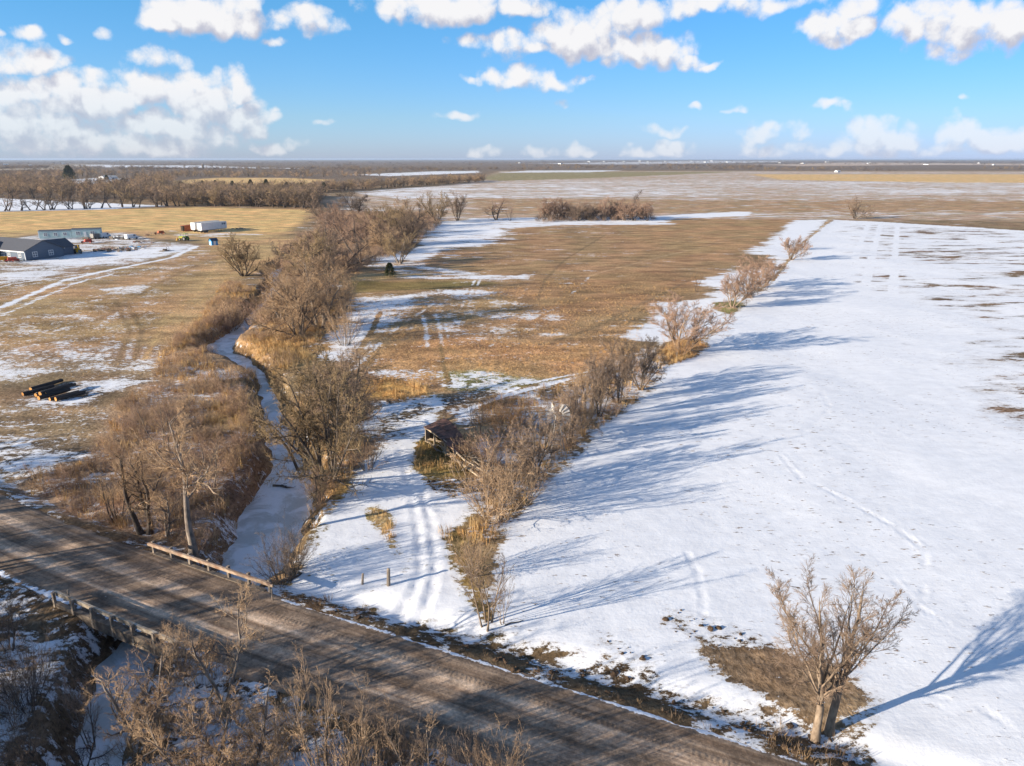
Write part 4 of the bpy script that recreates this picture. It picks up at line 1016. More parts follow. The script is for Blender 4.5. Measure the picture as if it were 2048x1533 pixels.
# px, py, top row, crown width px, proto, name, label, options
TREES = [
    # by the gate of the snow field
    (1648, 1466, 1168, 300, 'twin', 'bare_tree', 'bare tree with two pale trunks standing on a patch of bare brown soil', dict(bark=BARK_TAN, twig=TWIG_GREY, rot=0.35)),
    (975, 1250, 1088, 130, 'sapling0', 'sapling', 'slender bare sapling casting a long thin shadow across the snow', dict(bark=BARK_TAN, twig=TWIG_GREY)),
    (1004, 1246, 1140, 50, 'sapling1', 'sapling', 'thin single sapling close beside the slender many-stemmed one', dict(bark=BARK_TAN, twig=TWIG_GREY)),
    (945, 1150, 1075, 90, 'shrub0', 'shrub', 'low tan shrub on the bare strip behind the slender sapling', dict(cat='shrub', twig=TWIG_TAN)),
    # left of the creek, above the bridge
    (386, 1100, 792, 210, 'tall0', 'cottonwood_tree', 'tall cottonwood with one thick straight trunk beside the bridge rail', dict(bark=BARK_GREY, twig=TWIG_TAN)),
    (292, 1058, 872, 190, 'multi', 'bare_tree', 'dark forked bare tree in the scrub beside the tall cottonwood', dict(bark=BARK_DARK, twig=TWIG_TAN)),
    (336, 1066, 930, 90, 'gnarl0', 'bare_tree', 'crooked thin bare tree between the dark forked tree and the cottonwood', dict(bark=BARK_GREY, twig=TWIG_TAN)),
    (235, 1040, 925, 100, 'sapling2', 'sapling', 'thin leaning sapling on the road side of the dark forked tree', dict(bark=BARK_DARK, twig=TWIG_TAN)),
    (420, 980, 850, 110, 'sapling0', 'sapling', 'pale sapling in the scrub behind the tall cottonwood', dict(bark=BARK_GREY, twig=TWIG_RED)),
    (330, 905, 795, 110, 'sapling1', 'sapling', 'reddish sapling in the scrub below the pole stack', dict(bark=BARK_GREY, twig=TWIG_RED)),
    # big trees leaning over the ice
    (655, 955, 706, 240, 'dense0', 'creekside_tree', 'broad tangled bare tree hanging low over the creek ice', dict(bark=BARK_DARK, twig=TWIG_OLIVE, tilt=(0.0, -0.12), group=CREEKG)),
    (695, 890, 700, 170, 'round1', 'creekside_tree', 'bare tree behind the tangled one that hangs over the ice', dict(bark=BARK_DARK, twig=TWIG_GREY, group=CREEKG)),
    (600, 905, 730, 110, 'gnarl1', 'creekside_tree', 'crooked dark tree leaning from the bank over the narrow ice', dict(bark=BARK_DARK, twig=TWIG_OLIVE, group=CREEKG, tilt=(0, -0.25))),
    (940, 915, 868, 60, 'shrub0', 'shrub', 'tan shrub grown up against the fallen end of the shed', dict(cat='shrub', twig=TWIG_TAN, bark=BARK_TAN)),
    (985, 935, 860, 90, 'shrub2', 'shrub', 'brown shrub beside the fallen eave beam of the shed', dict(cat='shrub', twig=TWIG_RED, bark=BARK_TAN)),
    (566, 1160, 1050, 110, 'shrub1', 'shrub', 'dark bare shrub at the ice edge beside the bridge', dict(cat='shrub', twig=TWIG_DARK, bark=BARK_DARK)),
    (592, 1135, 1066, 90, 'shrub2', 'shrub', 'brown bare shrub on the snowy bank next to the dark one', dict(cat='shrub', twig=TWIG_GREY, bark=BARK_DARK)),
    # fence row, near end to far end
    (985, 1040, 900, 165, 'shrub0', 'shrub', 'large pale tan shrub at the road end of the fence row', dict(cat='shrub', twig=TWIG_TAN, bark=BARK_TAN, group=HEDGE)),
    (1040, 1010, 910, 110, 'shrub1', 'shrub', 'tan shrub leaning on the large pale shrub of the fence row', dict(cat='shrub', twig=TWIG_TAN, bark=BARK_TAN, group=HEDGE)),
    (1062, 975, 822, 105, 'round2', 'hedgerow_tree', 'scrubby bare tree beside the open front of the collapsed shed', dict(bark=BARK_DARK, twig=TWIG_GREY, group=HEDGE)),
    (1078, 925, 815, 90, 'gnarl2', 'hedgerow_tree', 'dark scrubby tree in the hedge in front of the windmill', dict(bark=BARK_DARK, twig=TWIG_GREY, group=HEDGE)),
    (1138, 893, 768, 70, 'round1', 'hedgerow_tree', 'dense grey brown hedge tree right beside the windmill', dict(bark=BARK_DARK, twig=TWIG_GREY, group=HEDGE)),
    (1165, 870, 738, 84, 'round0', 'hedgerow_tree', 'thick brown hedge tree just beyond the windmill', dict(bark=BARK_DARK, twig=TWIG_TAN, group=HEDGE)),
    (1198, 835, 706, 76, 'vase1', 'hedgerow_tree', 'upright bare hedge tree with snow showing through its branches', dict(bark=BARK_DARK, twig=TWIG_GREY, group=HEDGE)),
    (1236, 805, 682, 92, 'vase2', 'hedgerow_tree', 'open dark branching tree at the bend of the fence row', dict(bark=BARK_DARK, twig=TWIG_GREY, group=HEDGE)),
    (1282, 778, 676, 86, 'vase0', 'hedgerow_tree', 'spreading dark tree beside the deep green hedge clump', dict(bark=BARK_DARK, twig=TWIG_DARK, group=HEDGE)),
    (1365, 704, 597, 140, 'vase1', 'hedgerow_tree', 'vase shaped reddish tree rising out of rust coloured grass', dict(bark=BARK_TAN, twig=TWIG_RED, group=HEDGE)),
    (1360, 710, 668, 70, 'shrub2', 'shrub', 'rust coloured brush around the foot of the vase shaped tree', dict(cat='shrub', twig=TWIG_RUST, bark=BARK_TAN, group=HEDGE)),
    (1466, 616, 543, 90, 'vase2', 'hedgerow_tree', 'round reddish fence row tree with green weeds at its foot', dict(bark=BARK_TAN, twig=TWIG_RED, group=HEDGE)),
    (1496, 596, 528, 80, 'vase0', 'hedgerow_tree', 'middle one of the close clump of three reddish fence row trees', dict(bark=BARK_TAN, twig=TWIG_RED, group=HEDGE)),
    (1525, 575, 515, 84, 'vase1', 'hedgerow_tree', 'farthest of the close clump of three reddish fence row trees', dict(bark=BARK_TAN, twig=TWIG_RED, group=HEDGE)),
    (1582, 520, 472, 56, 'vase2', 'hedgerow_tree', 'small lone tree on the snow strip of the fence row', dict(bark=BARK_TAN, twig=TWIG_RED, group=HEDGE)),
    (1602, 500, 478, 30, 'vase0', 'hedgerow_tree', 'little bush behind the small lone fence row tree', dict(bark=BARK_TAN, twig=TWIG_RED, group=HEDGE)),
    (1710, 438, 396, 46, 'dense0', 'bare_tree', 'dense bare tree alone at the far end of the fence', dict(bark=BARK_DARK, twig=TWIG_GREY)),
    (1394, 584, 545, 46, 'sapling2', 'sapling', 'thin rust coloured sapling in the pasture beside the fence row', dict(bark=BARK_DARK, twig=TWIG_RUST)),
    (956, 868, 785, 70, 'sapling1', 'sapling', 'pale stemmed sapling behind the collapsed shed', dict(bark=BARK_TAN, twig=TWIG_TAN)),
    (1010, 872, 800, 80, 'shrub1', 'shrub', 'rust coloured thicket shrub between the shed and the windmill', dict(cat='shrub', twig=TWIG_RUST, bark=BARK_TAN)),
    (1045, 862, 795, 90, 'shrub2', 'shrub', 'tall rust coloured shrub beside the windmill', dict(cat='shrub', twig=TWIG_RUST, bark=BARK_TAN)),
    # along the upper creek
    (640, 655, 520, 150, 'round1', 'creekside_tree', 'bare tree on the right bank just above the creek bend', dict(bark=BARK_GREY, twig=TWIG_TAN, group=CREEKG)),
    (598, 672, 556, 130, 'dense0', 'creekside_tree', 'low bare tree at the water edge of the creek bend', dict(bark=BARK_DARK, twig=TWIG_TAN, group=CREEKG)),
    (690, 620, 540, 60, 'shrub0', 'shrub', 'tan brush on the bank beside the tree above the creek bend', dict(cat='shrub', twig=TWIG_TAN, group=CREEKG)),
    (660, 590, 470, 110, 'tall1', 'creekside_tree', 'tall dark creek tree beside the snowy pasture corner', dict(bark=BARK_DARK, twig=TWIG_GREY, group=CREEKG)),
    (620, 560, 468, 130, 'dense0', 'creekside_tree', 'wide grey creek tree behind the tall dark one', dict(bark=BARK_DARK, twig=TWIG_OLIVE, group=CREEKG)),
    (488, 552, 470, 100, 'dense0', 'creekside_tree', 'round dense olive brown tree alone on the left bank', dict(bark=BARK_DARK, twig=TWIG_OLIVE, group=CREEKG)),
    (460, 640, 585, 70, 'shrub1', 'shrub', 'straw coloured brush on the left bank opposite the creek bend', dict(cat='shrub', twig=TWIG_TAN, group=CREEKG)),
    (500, 630, 575, 60, 'shrub2', 'shrub', 'low brown brush on the left bank below the round olive tree', dict(cat='shrub', twig=TWIG_RED, group=CREEKG)),
    (572, 518, 462, 100, 'gnarl0', 'creekside_tree', 'sprawling dark tree leaning out from the creek thicket', dict(bark=BARK_DARK, twig=TWIG_DARK, group=CREEKG, tilt=(0.0, -0.3))),
    (655, 500, 402, 110, 'tall0', 'willow_tree', 'tall pinkish brown willow at the edge of the hay field', dict(bark=BARK_GREY, twig=TWIG_RED, group=CREEKG)),
    (720, 526, 420, 120, 'gnarl2', 'willow_tree', 'large pinkish brown willow with dark forked trunk beside the cedar', dict(bark=BARK_DARK, twig=TWIG_RED, group=CREEKG)),
    (690, 480, 405, 110, 'dense0', 'willow_tree', 'pinkish willow between the two taller willows', dict(bark=BARK_DARK, twig=TWIG_RED, group=CREEKG)),
    (800, 528, 466, 66, 'vase1', 'creekside_tree', 'small open olive tree standing on snow behind the cedar', dict(bark=BARK_GREY, twig=TWIG_OLIVE, group=CREEKG)),
    (770, 505, 440, 90, 'round0', 'creekside_tree', 'dense brown thicket tree behind the small open olive tree', dict(bark=BARK_DARK, twig=TWIG_TAN, group=CREEKG)),
    (815, 490, 425, 95, 'dense0', 'creekside_tree', 'dense grey brown thicket tree at the edge of the creek snow', dict(bark=BARK_DARK, twig=TWIG_GREY, group=CREEKG)),
    (760, 462, 400, 100, 'dense0', 'creekside_tree', 'olive brown thicket tree behind the dense creek thicket', dict(bark=BARK_DARK, twig=TWIG_OLIVE, group=CREEKG)),
    (830, 455, 395, 80, 'round0', 'creekside_tree', 'tan thicket tree beyond the creek snow', dict(bark=BARK_DARK, twig=TWIG_TAN, group=CREEKG)),
    (712, 432, 380, 60, 'round2', 'creekside_tree', 'dark round tree at the far end of the hay field', dict(bark=BARK_DARK, twig=TWIG_DARK, group=CREEKG)),
    (875, 446, 386, 64, 'vase0', 'creekside_tree', 'tall grey brown tree at the far bend of the creek', dict(bark=BARK_DARK, twig=TWIG_OLIVE, group=CREEKG)),
    (915, 442, 386, 44, 'vase2', 'creekside_tree', 'narrow grey tree next to the tall one at the far bend', dict(bark=BARK_DARK, twig=TWIG_GREY, group=CREEKG)),
    (992, 440, 396, 58, 'gnarl1', 'bare_tree', 'crooked wide-armed tree alone between creek and far hedge', dict(bark=BARK_DARK, twig=TWIG_RED)),
    (1020, 442, 412, 40, 'sapling0', 'sapling', 'thin reddish sapling beside the crooked wide-armed tree', dict(bark=BARK_DARK, twig=TWIG_RED)),
    (1262, 432, 380, 34, 'tall1', 'bare_tree', 'tallest tree at the end of the far hedge', dict(bark=BARK_DARK, twig=TWIG_DARK)),
    (560, 640, 560, 90, 'gnarl0', 'creekside_tree', 'thin crooked tree at the left water edge above the creek bend', dict(bark=BARK_GREY, twig=TWIG_TAN, group=CREEKG)),
    (615, 620, 500, 120, 'round1', 'creekside_tree', 'dense tan tree in the middle of the creek thicket', dict(bark=BARK_DARK, twig=TWIG_TAN, group=CREEKG)),
    (665, 545, 450, 130, 'dense0', 'creekside_tree', 'dense grey brown tree behind the tan middle thicket tree', dict(bark=BARK_DARK, twig=TWIG_GREY, group=CREEKG)),
    (740, 495, 425, 100, 'round0', 'willow_tree', 'wide pinkish willow filling the gap behind the dark forked willow', dict(bark=BARK_DARK, twig=TWIG_RED, group=CREEKG)),
    (790, 470, 412, 100, 'round1', 'creekside_tree', 'broad olive thicket tree in the second rank behind the creek snow', dict(bark=BARK_DARK, twig=TWIG_OLIVE, group=CREEKG)),
    (655, 452, 398, 80, 'round2', 'creekside_tree', 'grey tree at the corner of the golden field and the creek', dict(bark=BARK_DARK, twig=TWIG_GREY, group=CREEKG)),
    (690, 690, 600, 70, 'shrub1', 'shrub', 'pale brush at the lower edge of the snowy pasture corner', dict(cat='shrub', twig=TWIG_TAN, group=CREEKG)),
    (735, 940, 850, 90, 'shrub2', 'shrub', 'grey brush on the snow bank behind the tangled tree', dict(cat='shrub', twig=TWIG_GREY, group=CREEKG)),
    (690, 830, 705, 150, 'round2', 'creekside_tree', 'far member of the tangled trees above the narrow ice', dict(bark=BARK_DARK, twig=TWIG_OLIVE, group=CREEKG)),
    (640, 1000, 930, 70, 'shrub0', 'shrub', 'brown brush under the tangled tree at the ice edge', dict(cat='shrub', twig=TWIG_RED, group=CREEKG)),
    # south of the road
    (120, 1560, 1400, 150, 'gnarl1', 'bare_tree', 'dark twisted tree on the shaded slope left of the creek', dict(bark=BARK_DARK, twig=TWIG_DARK)),
    (60, 1420, 1290, 130, 'shrub2', 'shrub', 'dark shaded shrub on the slope beside the lower bridge rail', dict(cat='shrub', bark=BARK_DARK, twig=TWIG_DARK)),
    (20, 1300, 1190, 120, 'sapling2', 'sapling', 'thin dark sapling on the road bank left of the bridge', dict(bark=BARK_DARK, twig=TWIG_DARK)),
    (400, 1640, 1440, 220, 'round2', 'bare_tree', 'dense tan scrub tree at the foot of the gnarled tree', dict(bark=BARK_GREY, twig=TWIG_TAN)),
    (690, 1640, 1440, 160, 'shrub1', 'shrub', 'wide tan shrub in front of the pale verge saplings', dict(cat='shrub', twig=TWIG_TAN)),
    (800, 1560, 1440, 110, 'shrub2', 'shrub', 'grey shrub between the pale verge saplings and the road', dict(cat='shrub', twig=TWIG_GREY)),
    (590, 1500, 1400, 120, 'shrub0', 'shrub', 'olive grey shrub on the verge beside the gnarled tree', dict(cat='shrub', twig=TWIG_OLIVE)),
    (448, 1420, 1232, 250, 'gnarl2', 'bare_tree', 'gnarled bare tree with long curved limbs reaching over the road', dict(bark=BARK_GREY, twig=TWIG_TAN)),
    (305, 1500, 1296, 170, 'gnarl0', 'bare_tree', 'tangled scrub tree on the creek bank below the bridge', dict(bark=BARK_GREY, twig=TWIG_TAN)),
    (172, 1430, 1262, 90, 'sapling0', 'sapling', 'reddish sapling growing up in front of the bridge opening', dict(bark=BARK_GREY, twig=TWIG_RED)),
    (350, 1350, 1262, 120, 'shrub1', 'shrub', 'pale brush against the lower rail of the bridge', dict(cat='shrub', twig=TWIG_TAN)),
    (480, 1590, 1390, 200, 'gnarl1', 'bare_tree', 'scrubby tree on the snowy bank below the road', dict(bark=BARK_GREY, twig=TWIG_TAN)),
    (645, 1560, 1322, 130, 'sapling1', 'sapling', 'pale upright sapling on the verge below the gravel road', dict(bark=BARK_TAN, twig=TWIG_TAN)),
    (735, 1570, 1370, 120, 'sapling2', 'sapling', 'pale many-stemmed sapling beside the upright one on the verge', dict(bark=BARK_TAN, twig=TWIG_TAN)),
    (840, 1600, 1430, 120, 'sapling0', 'sapling', 'low pale sapling at the road edge of the verge thicket', dict(bark=BARK_TAN, twig=TWIG_TAN)),
    (560, 1610, 1430, 130, 'sapling2', 'sapling', 'tan sapling in the thicket below the gnarled tree', dict(bark=BARK_TAN, twig=TWIG_TAN)),
    (1000, 1610, 1470, 110, 'shrub0', 'shrub', 'tan roadside shrub at the end of the verge thicket', dict(cat='shrub', twig=TWIG_TAN)),
    (930, 1580, 1460, 90, 'shrub2', 'shrub', 'greyish roadside shrub next to the tan one', dict(cat='shrub', twig=TWIG_GREY)),
]
for px, py, top, wpx, proto, name, label, kw in TREES:
    tree_px(px, py, top, wpx, proto, name, label, **kw)

# trees south of the road beyond the frame's lower edge: their shadows fall over the road
k = 0
for x, y, h, pr in [(-52, 37, 10, 'round0'), (-60, 30, 11, 'gnarl1'), (-46, 30, 10, 'gnarl2'), (-70, 40, 12, 'round1'), (-66, 22, 11, 'gnarl0'), (-40, 22, 9, 'round2'), (-30, 18, 9, 'gnarl0'), (-22, 24, 7, 'gnarl1'),
                    (-24, 12, 10, 'vase0'), (-14, 16, 8, 'vase1'), (-80, 50, 12, 'gnarl2'), (-12, 6, 10, 'gnarl1'), (-4, 12, 7, 'vase2'), (-90, 38, 12, 'round0'), (2, 2, 9, 'round2'), (-36, 32, 8, 'gnarl0'), (-56, 46, 8, 'gnarl0'), (-44, 14, 11, 'round1'), (-50, 22, 11, 'round0'), (-58, 14, 12, 'round2'), (-34, 8, 10, 'round1'), (-76, 30, 12, 'round2'), (-20, 4, 10, 'round0'), (-64, 52, 9, 'gnarl1'), (-74, 58, 10, 'round1'), (-30, 26, 7, 'gnarl2'), (-38, 16, 11, 'multi'), (-48, 8, 12, 'tall0'), (-28, 10, 10, 'multi'), (-62, 8, 12, 'multi'), (-54, 28, 11, 'tall1'), (-42, 26, 9, 'multi'), (-68, 14, 12, 'tall0'), (-18, 10, 9, 'multi'), (-26, 0, 11, 'tall1'), (-8, 2, 9, 'multi'),
                    (-41, 27, 9, 'dense0'), (-39, 20, 9, 'dense0'), (-33, 14, 9, 'round1'), (-57, 20, 11, 'dense0'),
                    (-45, 46.5, 9, 'multi'), (-51, 49, 10, 'tall1'), (-58, 52, 9, 'multi'), (-66, 57, 10, 'tall0'), (-48, 42, 8, 'gnarl1'), (-84, 62, 11, 'multi')]:
    k += 1
    tree_at(x, y, h, None, pr, 'roadside_tree', '%s bare tree about %d metres high in the wooded belt south of the road' % ({'ro': 'round-crowned', 'gn': 'gnarled', 'va': 'spreading', 'mu': 'three-stemmed', 'ta': 'straight-trunked', 'de': 'dense bushy'}[pr[:2]], h), group='trees south of the road', bark=BARK_DARK, twig=TWIG_GREY)

# far hedge across the end of the pasture
R2 = random.Random(5)
TINT = {}
def looks(h, lo, hi, proto, twig, rest):
    size = 'short' if h < lo + (hi - lo) * 0.33 else ('tall' if h > lo + (hi - lo) * 0.67 else 'middling')
    form = {'far0': 'two-stemmed', 'far1': 'single-trunked', 'far2': 'three-stemmed', 'far3': 'forked', 'vase0': 'spreading', 'vase1': 'fan-shaped', 'vase2': 'many-stemmed', 'round1': 'round'}[proto]
    tint = {'twigs_far': 'brown', 'twigs_olive': 'olive', 'twigs_grey': 'grey', 'twigs_reddish': 'reddish', 'twigs_dark': 'dark'}[twig.name]
    return '%s %s %s %s' % (size, form, tint, rest)
for px in range(1085, 1300, 15):
    tp, pr, tw = R2.uniform(396, 412), R2.choice(['vase0', 'vase1', 'vase2', 'round1']), R2.choice([TWIG_RED, TWIG_GREY, TWIG_RED, TWIG_DARK])
    tree_px(px + R2.uniform(-5, 5), 440 + R2.uniform(-2, 2), tp, R2.uniform(34, 52), pr, 'hedge_tree', looks(-tp, -412, -396, pr, tw, 'tree of the far hedge at the end of the pasture'),
            group='trees of the far hedge', bark=BARK_DARK, twig=tw)

# woods and tree lines beyond the hay field
def tree_line(pts, n, hh, label, group, jitter=3.0, protos=('far0', 'far1', 'far2', 'far3'), twigs=(TWIG_FAR, TWIG_FAR, TWIG_OLIVE, TWIG_GREY), name='woodland_tree', ws=(0.9, 1.4)):
    L = [W(*p) for p in pts]
    seg = np.cumsum([0] + [math.dist(a, b) for a, b in zip(L, L[1:])])
    for i in range(n):
        s = (i + R2.uniform(0.1, 0.9)) / n * seg[-1]
        j = int(np.searchsorted(seg, s) - 1); j = min(max(j, 0), len(L) - 2)
        t = (s - seg[j]) / (seg[j + 1] - seg[j])
        x = L[j][0] + (L[j + 1][0] - L[j][0]) * t + R2.gauss(0, jitter)
        y = L[j][1] + (L[j + 1][1] - L[j][1]) * t + R2.gauss(0, jitter)
        h = R2.uniform(*hh)
        pr, tw = R2.choice(protos), R2.choice(twigs)
        tree_at(x, y, h, h * R2.uniform(*ws), pr, name, looks(h, hh[0], hh[1], pr, tw, label), group=group, bark=BARK_DARK, twig=tw)

tree_line([(-40, 424), (150, 418), (330, 413), (480, 412), (640, 418)], 52, (8, 12), 'tree in the row along the far edge of the golden field', 'row along the golden field', 3)
tree_line([(-40, 398), (120, 396), (330, 400)], 34, (9, 13), 'tree of the wood just beyond the far snow strip', 'trees of the left wood', 9)
tree_line([(-40, 386), (120, 382), (300, 386), (520, 396), (640, 402)], 52, (9, 13), 'tree inside the wood behind the golden field row', 'trees inside the wood', 12)
tree_line([(-40, 372), (140, 370), (330, 374)], 34, (9, 13), 'tree on the far side of the wood behind the snow strip', 'trees on the far side of the wood', 14)
tree_line([(350, 388), (480, 388), (640, 384), (800, 374), (965, 363)], 64, (8, 11), 'tree of the long tree line slanting to the great field', 'trees of the slanting tree line', 4, ws=(0.8, 1.2))
tree_line([(-40, 358), (150, 354), (330, 356), (440, 352), (640, 354), (760, 352)], 48, (10, 14), 'tree in the distant line behind the white barn', 'trees behind the white barn', 18)

# red cedars: dense dark evergreens
def cedar_mesh():
    rng = np.random.default_rng(3)
    v, t = [], []
    for i in range(2600):
        u = rng.random() ** 0.7
        z = 0.05 + 0.95 * u
        r = 0.36 * (1 - u) ** 0.55 * (0.55 + 0.5 * rng.random()) * (0.85 + 0.3 * math.sin(5 * u * 6 + i))
        a = rng.random() * 6.283
        c = np.array([r * math.cos(a), r * math.sin(a), z])
        d = nrm(np.array([math.cos(a), math.sin(a), rng.uniform(0.1, 1.0)]) + rng.normal(0, 0.4, 3)) * rng.uniform(0.04, 0.10)
        s = nrm(np.cross(d, rng.normal(size=3))) * 0.018
        k = len(v)
        v += [c - s, c + s, c + d]
        t.append((k, k + 1, k + 2))
    return mesh_from('cedar_foliage', np.array(v), None, np.array(t), smooth=False)
CEDAR_ME = cedar_mesh()
CEDAR_TR = branch_mesh('cedar_trunk', [(np.array([[[0, 0, -0.02], [0.005, 0, 0.3], [0, 0.005, 0.7], [0, 0, 0.95]]]), np.array([[0.03, 0.022, 0.012, 0.004]]), 6)])
def cedar(px, py, top, label, wf=1.0, group=None):
    x, y = W(px, py); h = height_to(px, py, top)
    e = bpy.data.objects.new('cedar_tree', None); COL.objects.link(e)
    e.location = (x, y, gz(x, y)); e.scale = (h * wf, h * wf, h); e.rotation_euler = (0, 0, RNG.uniform(0, 6))
    e['label'] = label; e['category'] = 'tree'
    if group:
        e['group'] = group
    link('trunk', CEDAR_TR, BARK_DARK, e); link('crown', CEDAR_ME, CEDAR, e)
cedar(780, 555, 527, 'small round dark green cedar at the edge of the pasture snow', 1.25)
for i in range(9):
    cedar(370 + i * 34 + R2.uniform(-8, 8), 386 + R2.uniform(-2, 2), 362 + R2.uniform(-3, 4), 'dark cedar standing in the slanting tree line', 0.9, 'cedars of the tree line')
cedar(140, 362, 332, 'big dark cedar left of the white barn', 1.3)
cedar(214, 362, 350, 'small dark cedar right in front of the white barn', 1.2)
cedar(248, 370, 356, 'squat dark cedar beside the barn yard', 1.4)

# ------------------------------------------------------------------ scatter of uncountable growth
def scatter(name, pts, scl, rots, meshes, mats, idx=None, **props):
    """points with instanced small plants: grass, weeds, brush, far woods"""
    n = len(pts)
    me = bpy.data.meshes.new(name)
    me.vertices.add(n); me.vertices.foreach_set('co', np.asarray(pts, np.float32).ravel())
    for nm, ty, arr in (('rot', 'FLOAT_VECTOR', rots), ('scl', 'FLOAT_VECTOR', scl)):
        a = me.attributes.new(nm, ty, 'POINT'); a.data.foreach_set('vector', np.asarray(arr, np.float32).ravel())
    a = me.attributes.new('idx', 'INT', 'POINT')
    a.data.foreach_set('value', (np.random.default_rng(1).integers(0, len(meshes), n) if idx is None else idx).astype(np.int32))
    col = bpy.data.collections.new(name + '_kinds')
    for i, (m, mt) in enumerate(zip(meshes, mats)):
        o = bpy.data.objects.new('%s_%02d' % (name, i), m.copy())
        o.data.materials.clear(); o.data.materials.append(mt)
        col.objects.link(o)
    o = link(name, me, None, None, kind='stuff', **props)
    ng = bpy.data.node_groups.new(name, 'GeometryNodeTree')
    ng.interface.new_socket('Geometry', in_out='INPUT', socket_type='NodeSocketGeometry')
    ng.interface.new_socket('Geometry', in_out='OUTPUT', socket_type='NodeSocketGeometry')
    nn, ll = ng.nodes, ng.links
    gi, go = nn.new('NodeGroupInput'), nn.new('NodeGroupOutput')
    ip = nn.new('GeometryNodeInstanceOnPoints'); ci = nn.new('GeometryNodeCollectionInfo')
    ci.inputs['Collection'].default_value = col
    ci.inputs['Separate Children'].default_value = True
    ci.inputs['Reset Children'].default_value = True
    ip.inputs['Pick Instance'].default_value = True
    def named(nm, ty):
        a = nn.new('GeometryNodeInputNamedAttribute'); a.data_type = ty
        a.inputs['Name'].default_value = nm
        return a.outputs['Attribute']
    ll.new(gi.outputs[0], ip.inputs['Points']); ll.new(ci.outputs[0], ip.inputs['Instance'])
    ll.new(named('idx', 'INT'), ip.inputs['Instance Index'])
    er = nn.new('FunctionNodeEulerToRotation')
    ll.new(named('rot', 'FLOAT_VECTOR'), er.inputs[0]); ll.new(er.outputs[0], ip.inputs['Rotation'])
    ll.new(named('scl', 'FLOAT_VECTOR'), ip.inputs['Scale'])
    ll.new(ip.outputs[0], go.inputs[0])
    md = o.modifiers.new('scatter', 'NODES'); md.node_group = ng
    return o

SRNG = np.random.default_rng(99)
def pts_in(poly_px, per_m2=None, n=None, z=0.0):
    P = [W(a, b, z) for a, b in poly_px]
    px = np.array([p[0] for p in P]); py = np.array([p[1] for p in P])
    area = 0.5 * abs(np.dot(px, np.roll(py, 1)) - np.dot(py, np.roll(px, 1)))
    n = n or int(area * per_m2)
    out = []
    got = 0
    while got < n:
        x = SRNG.uniform(px.min(), px.max(), n * 2); y = SRNG.uniform(py.min(), py.max(), n * 2)
        m = poly_sd(x, y, P) > 0
        out.append(np.stack([x[m], y[m]], 1)); got += m.sum()
    return np.concatenate(out)[:n]

def tuft_mesh(seed, n=11, h=0.6, spread=0.28, w=0.014, lean=0.5):
    rng = np.random.default_rng(seed)
    v, t = [], []
    for i in range(n):
        a = rng.random() * 6.283; r = spread * math.sqrt(rng.random())
        b = np.array([r * math.cos(a), r * math.sin(a), -0.03])
        hh = h * rng.uniform(0.5, 1.1)
        tip = b + np.array([math.cos(a) * lean * hh * rng.uniform(0, 1), math.sin(a) * lean * hh * rng.uniform(0, 1), hh])
        mid = b + (tip - b) * 0.55 + np.array([0, 0, 0.08 * hh])
        s = nrm(np.array([rng.normal(), rng.normal(), 0])) * w
        k = len(v)
        v += [b - s, b + s, mid + s * 0.8, mid - s * 0.8, tip]
        t += [(k, k + 1, k + 2), (k, k + 2, k + 3), (k + 3, k + 2, k + 4)]
    return mesh_from('tuft', np.array(v), None, np.array(t), smooth=False)
def brush_mesh(seed, n=13, L=1.3):
    rng = np.random.default_rng(seed)
    S = stems(rng, n=n, length=L, lean=(5, 55), base_r=0.22, r0=0.014, r1=0.007, K=4, up=0.1, wig=0.16)
    A = children(rng, *S, n=5, t=(0.2, 1), ang=(20, 55), lenr=0.5, K=3, up=0.1, wig=0.2, rr=0.8, rmin=0.007)
    B = children(rng, *A, n=4, t=(0.1, 1), ang=(20, 60), lenr=0.55, K=2, up=0.0, wig=0.2, rr=0.8, rmin=0.006)
    return branch_mesh('brush', [(*S, 3), (*A, 3), (*B, 3)])

TUFT = [tuft_mesh(i) for i in range(3)]
TUFT_BIG = [tuft_mesh(10 + i, 20, 1.0, 0.4, 0.014, 0.35) for i in range(2)]
BRUSH = [brush_mesh(i) for i in range(3)]

def lay(name, regions, meshes, mats, smin, smax, clump=6.0, cut=0.42, wide=1.0, avoid_ice=True):
    P = np.concatenate([pts_in(poly, d) for poly, d in regions])
    keep = fbm(P[:, 0] / clump, P[:, 1] / clump, 61, 3) > cut - 0.12 * SRNG.random(len(P))
    P = P[keep]
    z = base_z(P[:, 0], P[:, 1])
    s, c = road_sc(P[:, 0], P[:, 1])
    ok = ~((np.abs(c) < 3.9) & (P[:, 1] < 130))
    if avoid_ice:
        ok &= z > ICE_Z + 0.05
    P, z = P[ok], z[ok]
    n = len(P)
    k = SRNG.uniform(smin, smax, n)
    scl = np.stack([k * wide, k * wide, k * SRNG.uniform(0.75, 1.2, n)], 1)
    rot = np.stack([SRNG.normal(0, 0.12, n), SRNG.normal(0, 0.12, n), SRNG.uniform(0, 6.28, n)], 1)
    return scatter(name, np.concatenate([P, z[:, None]], 1), scl, rot, meshes, mats)

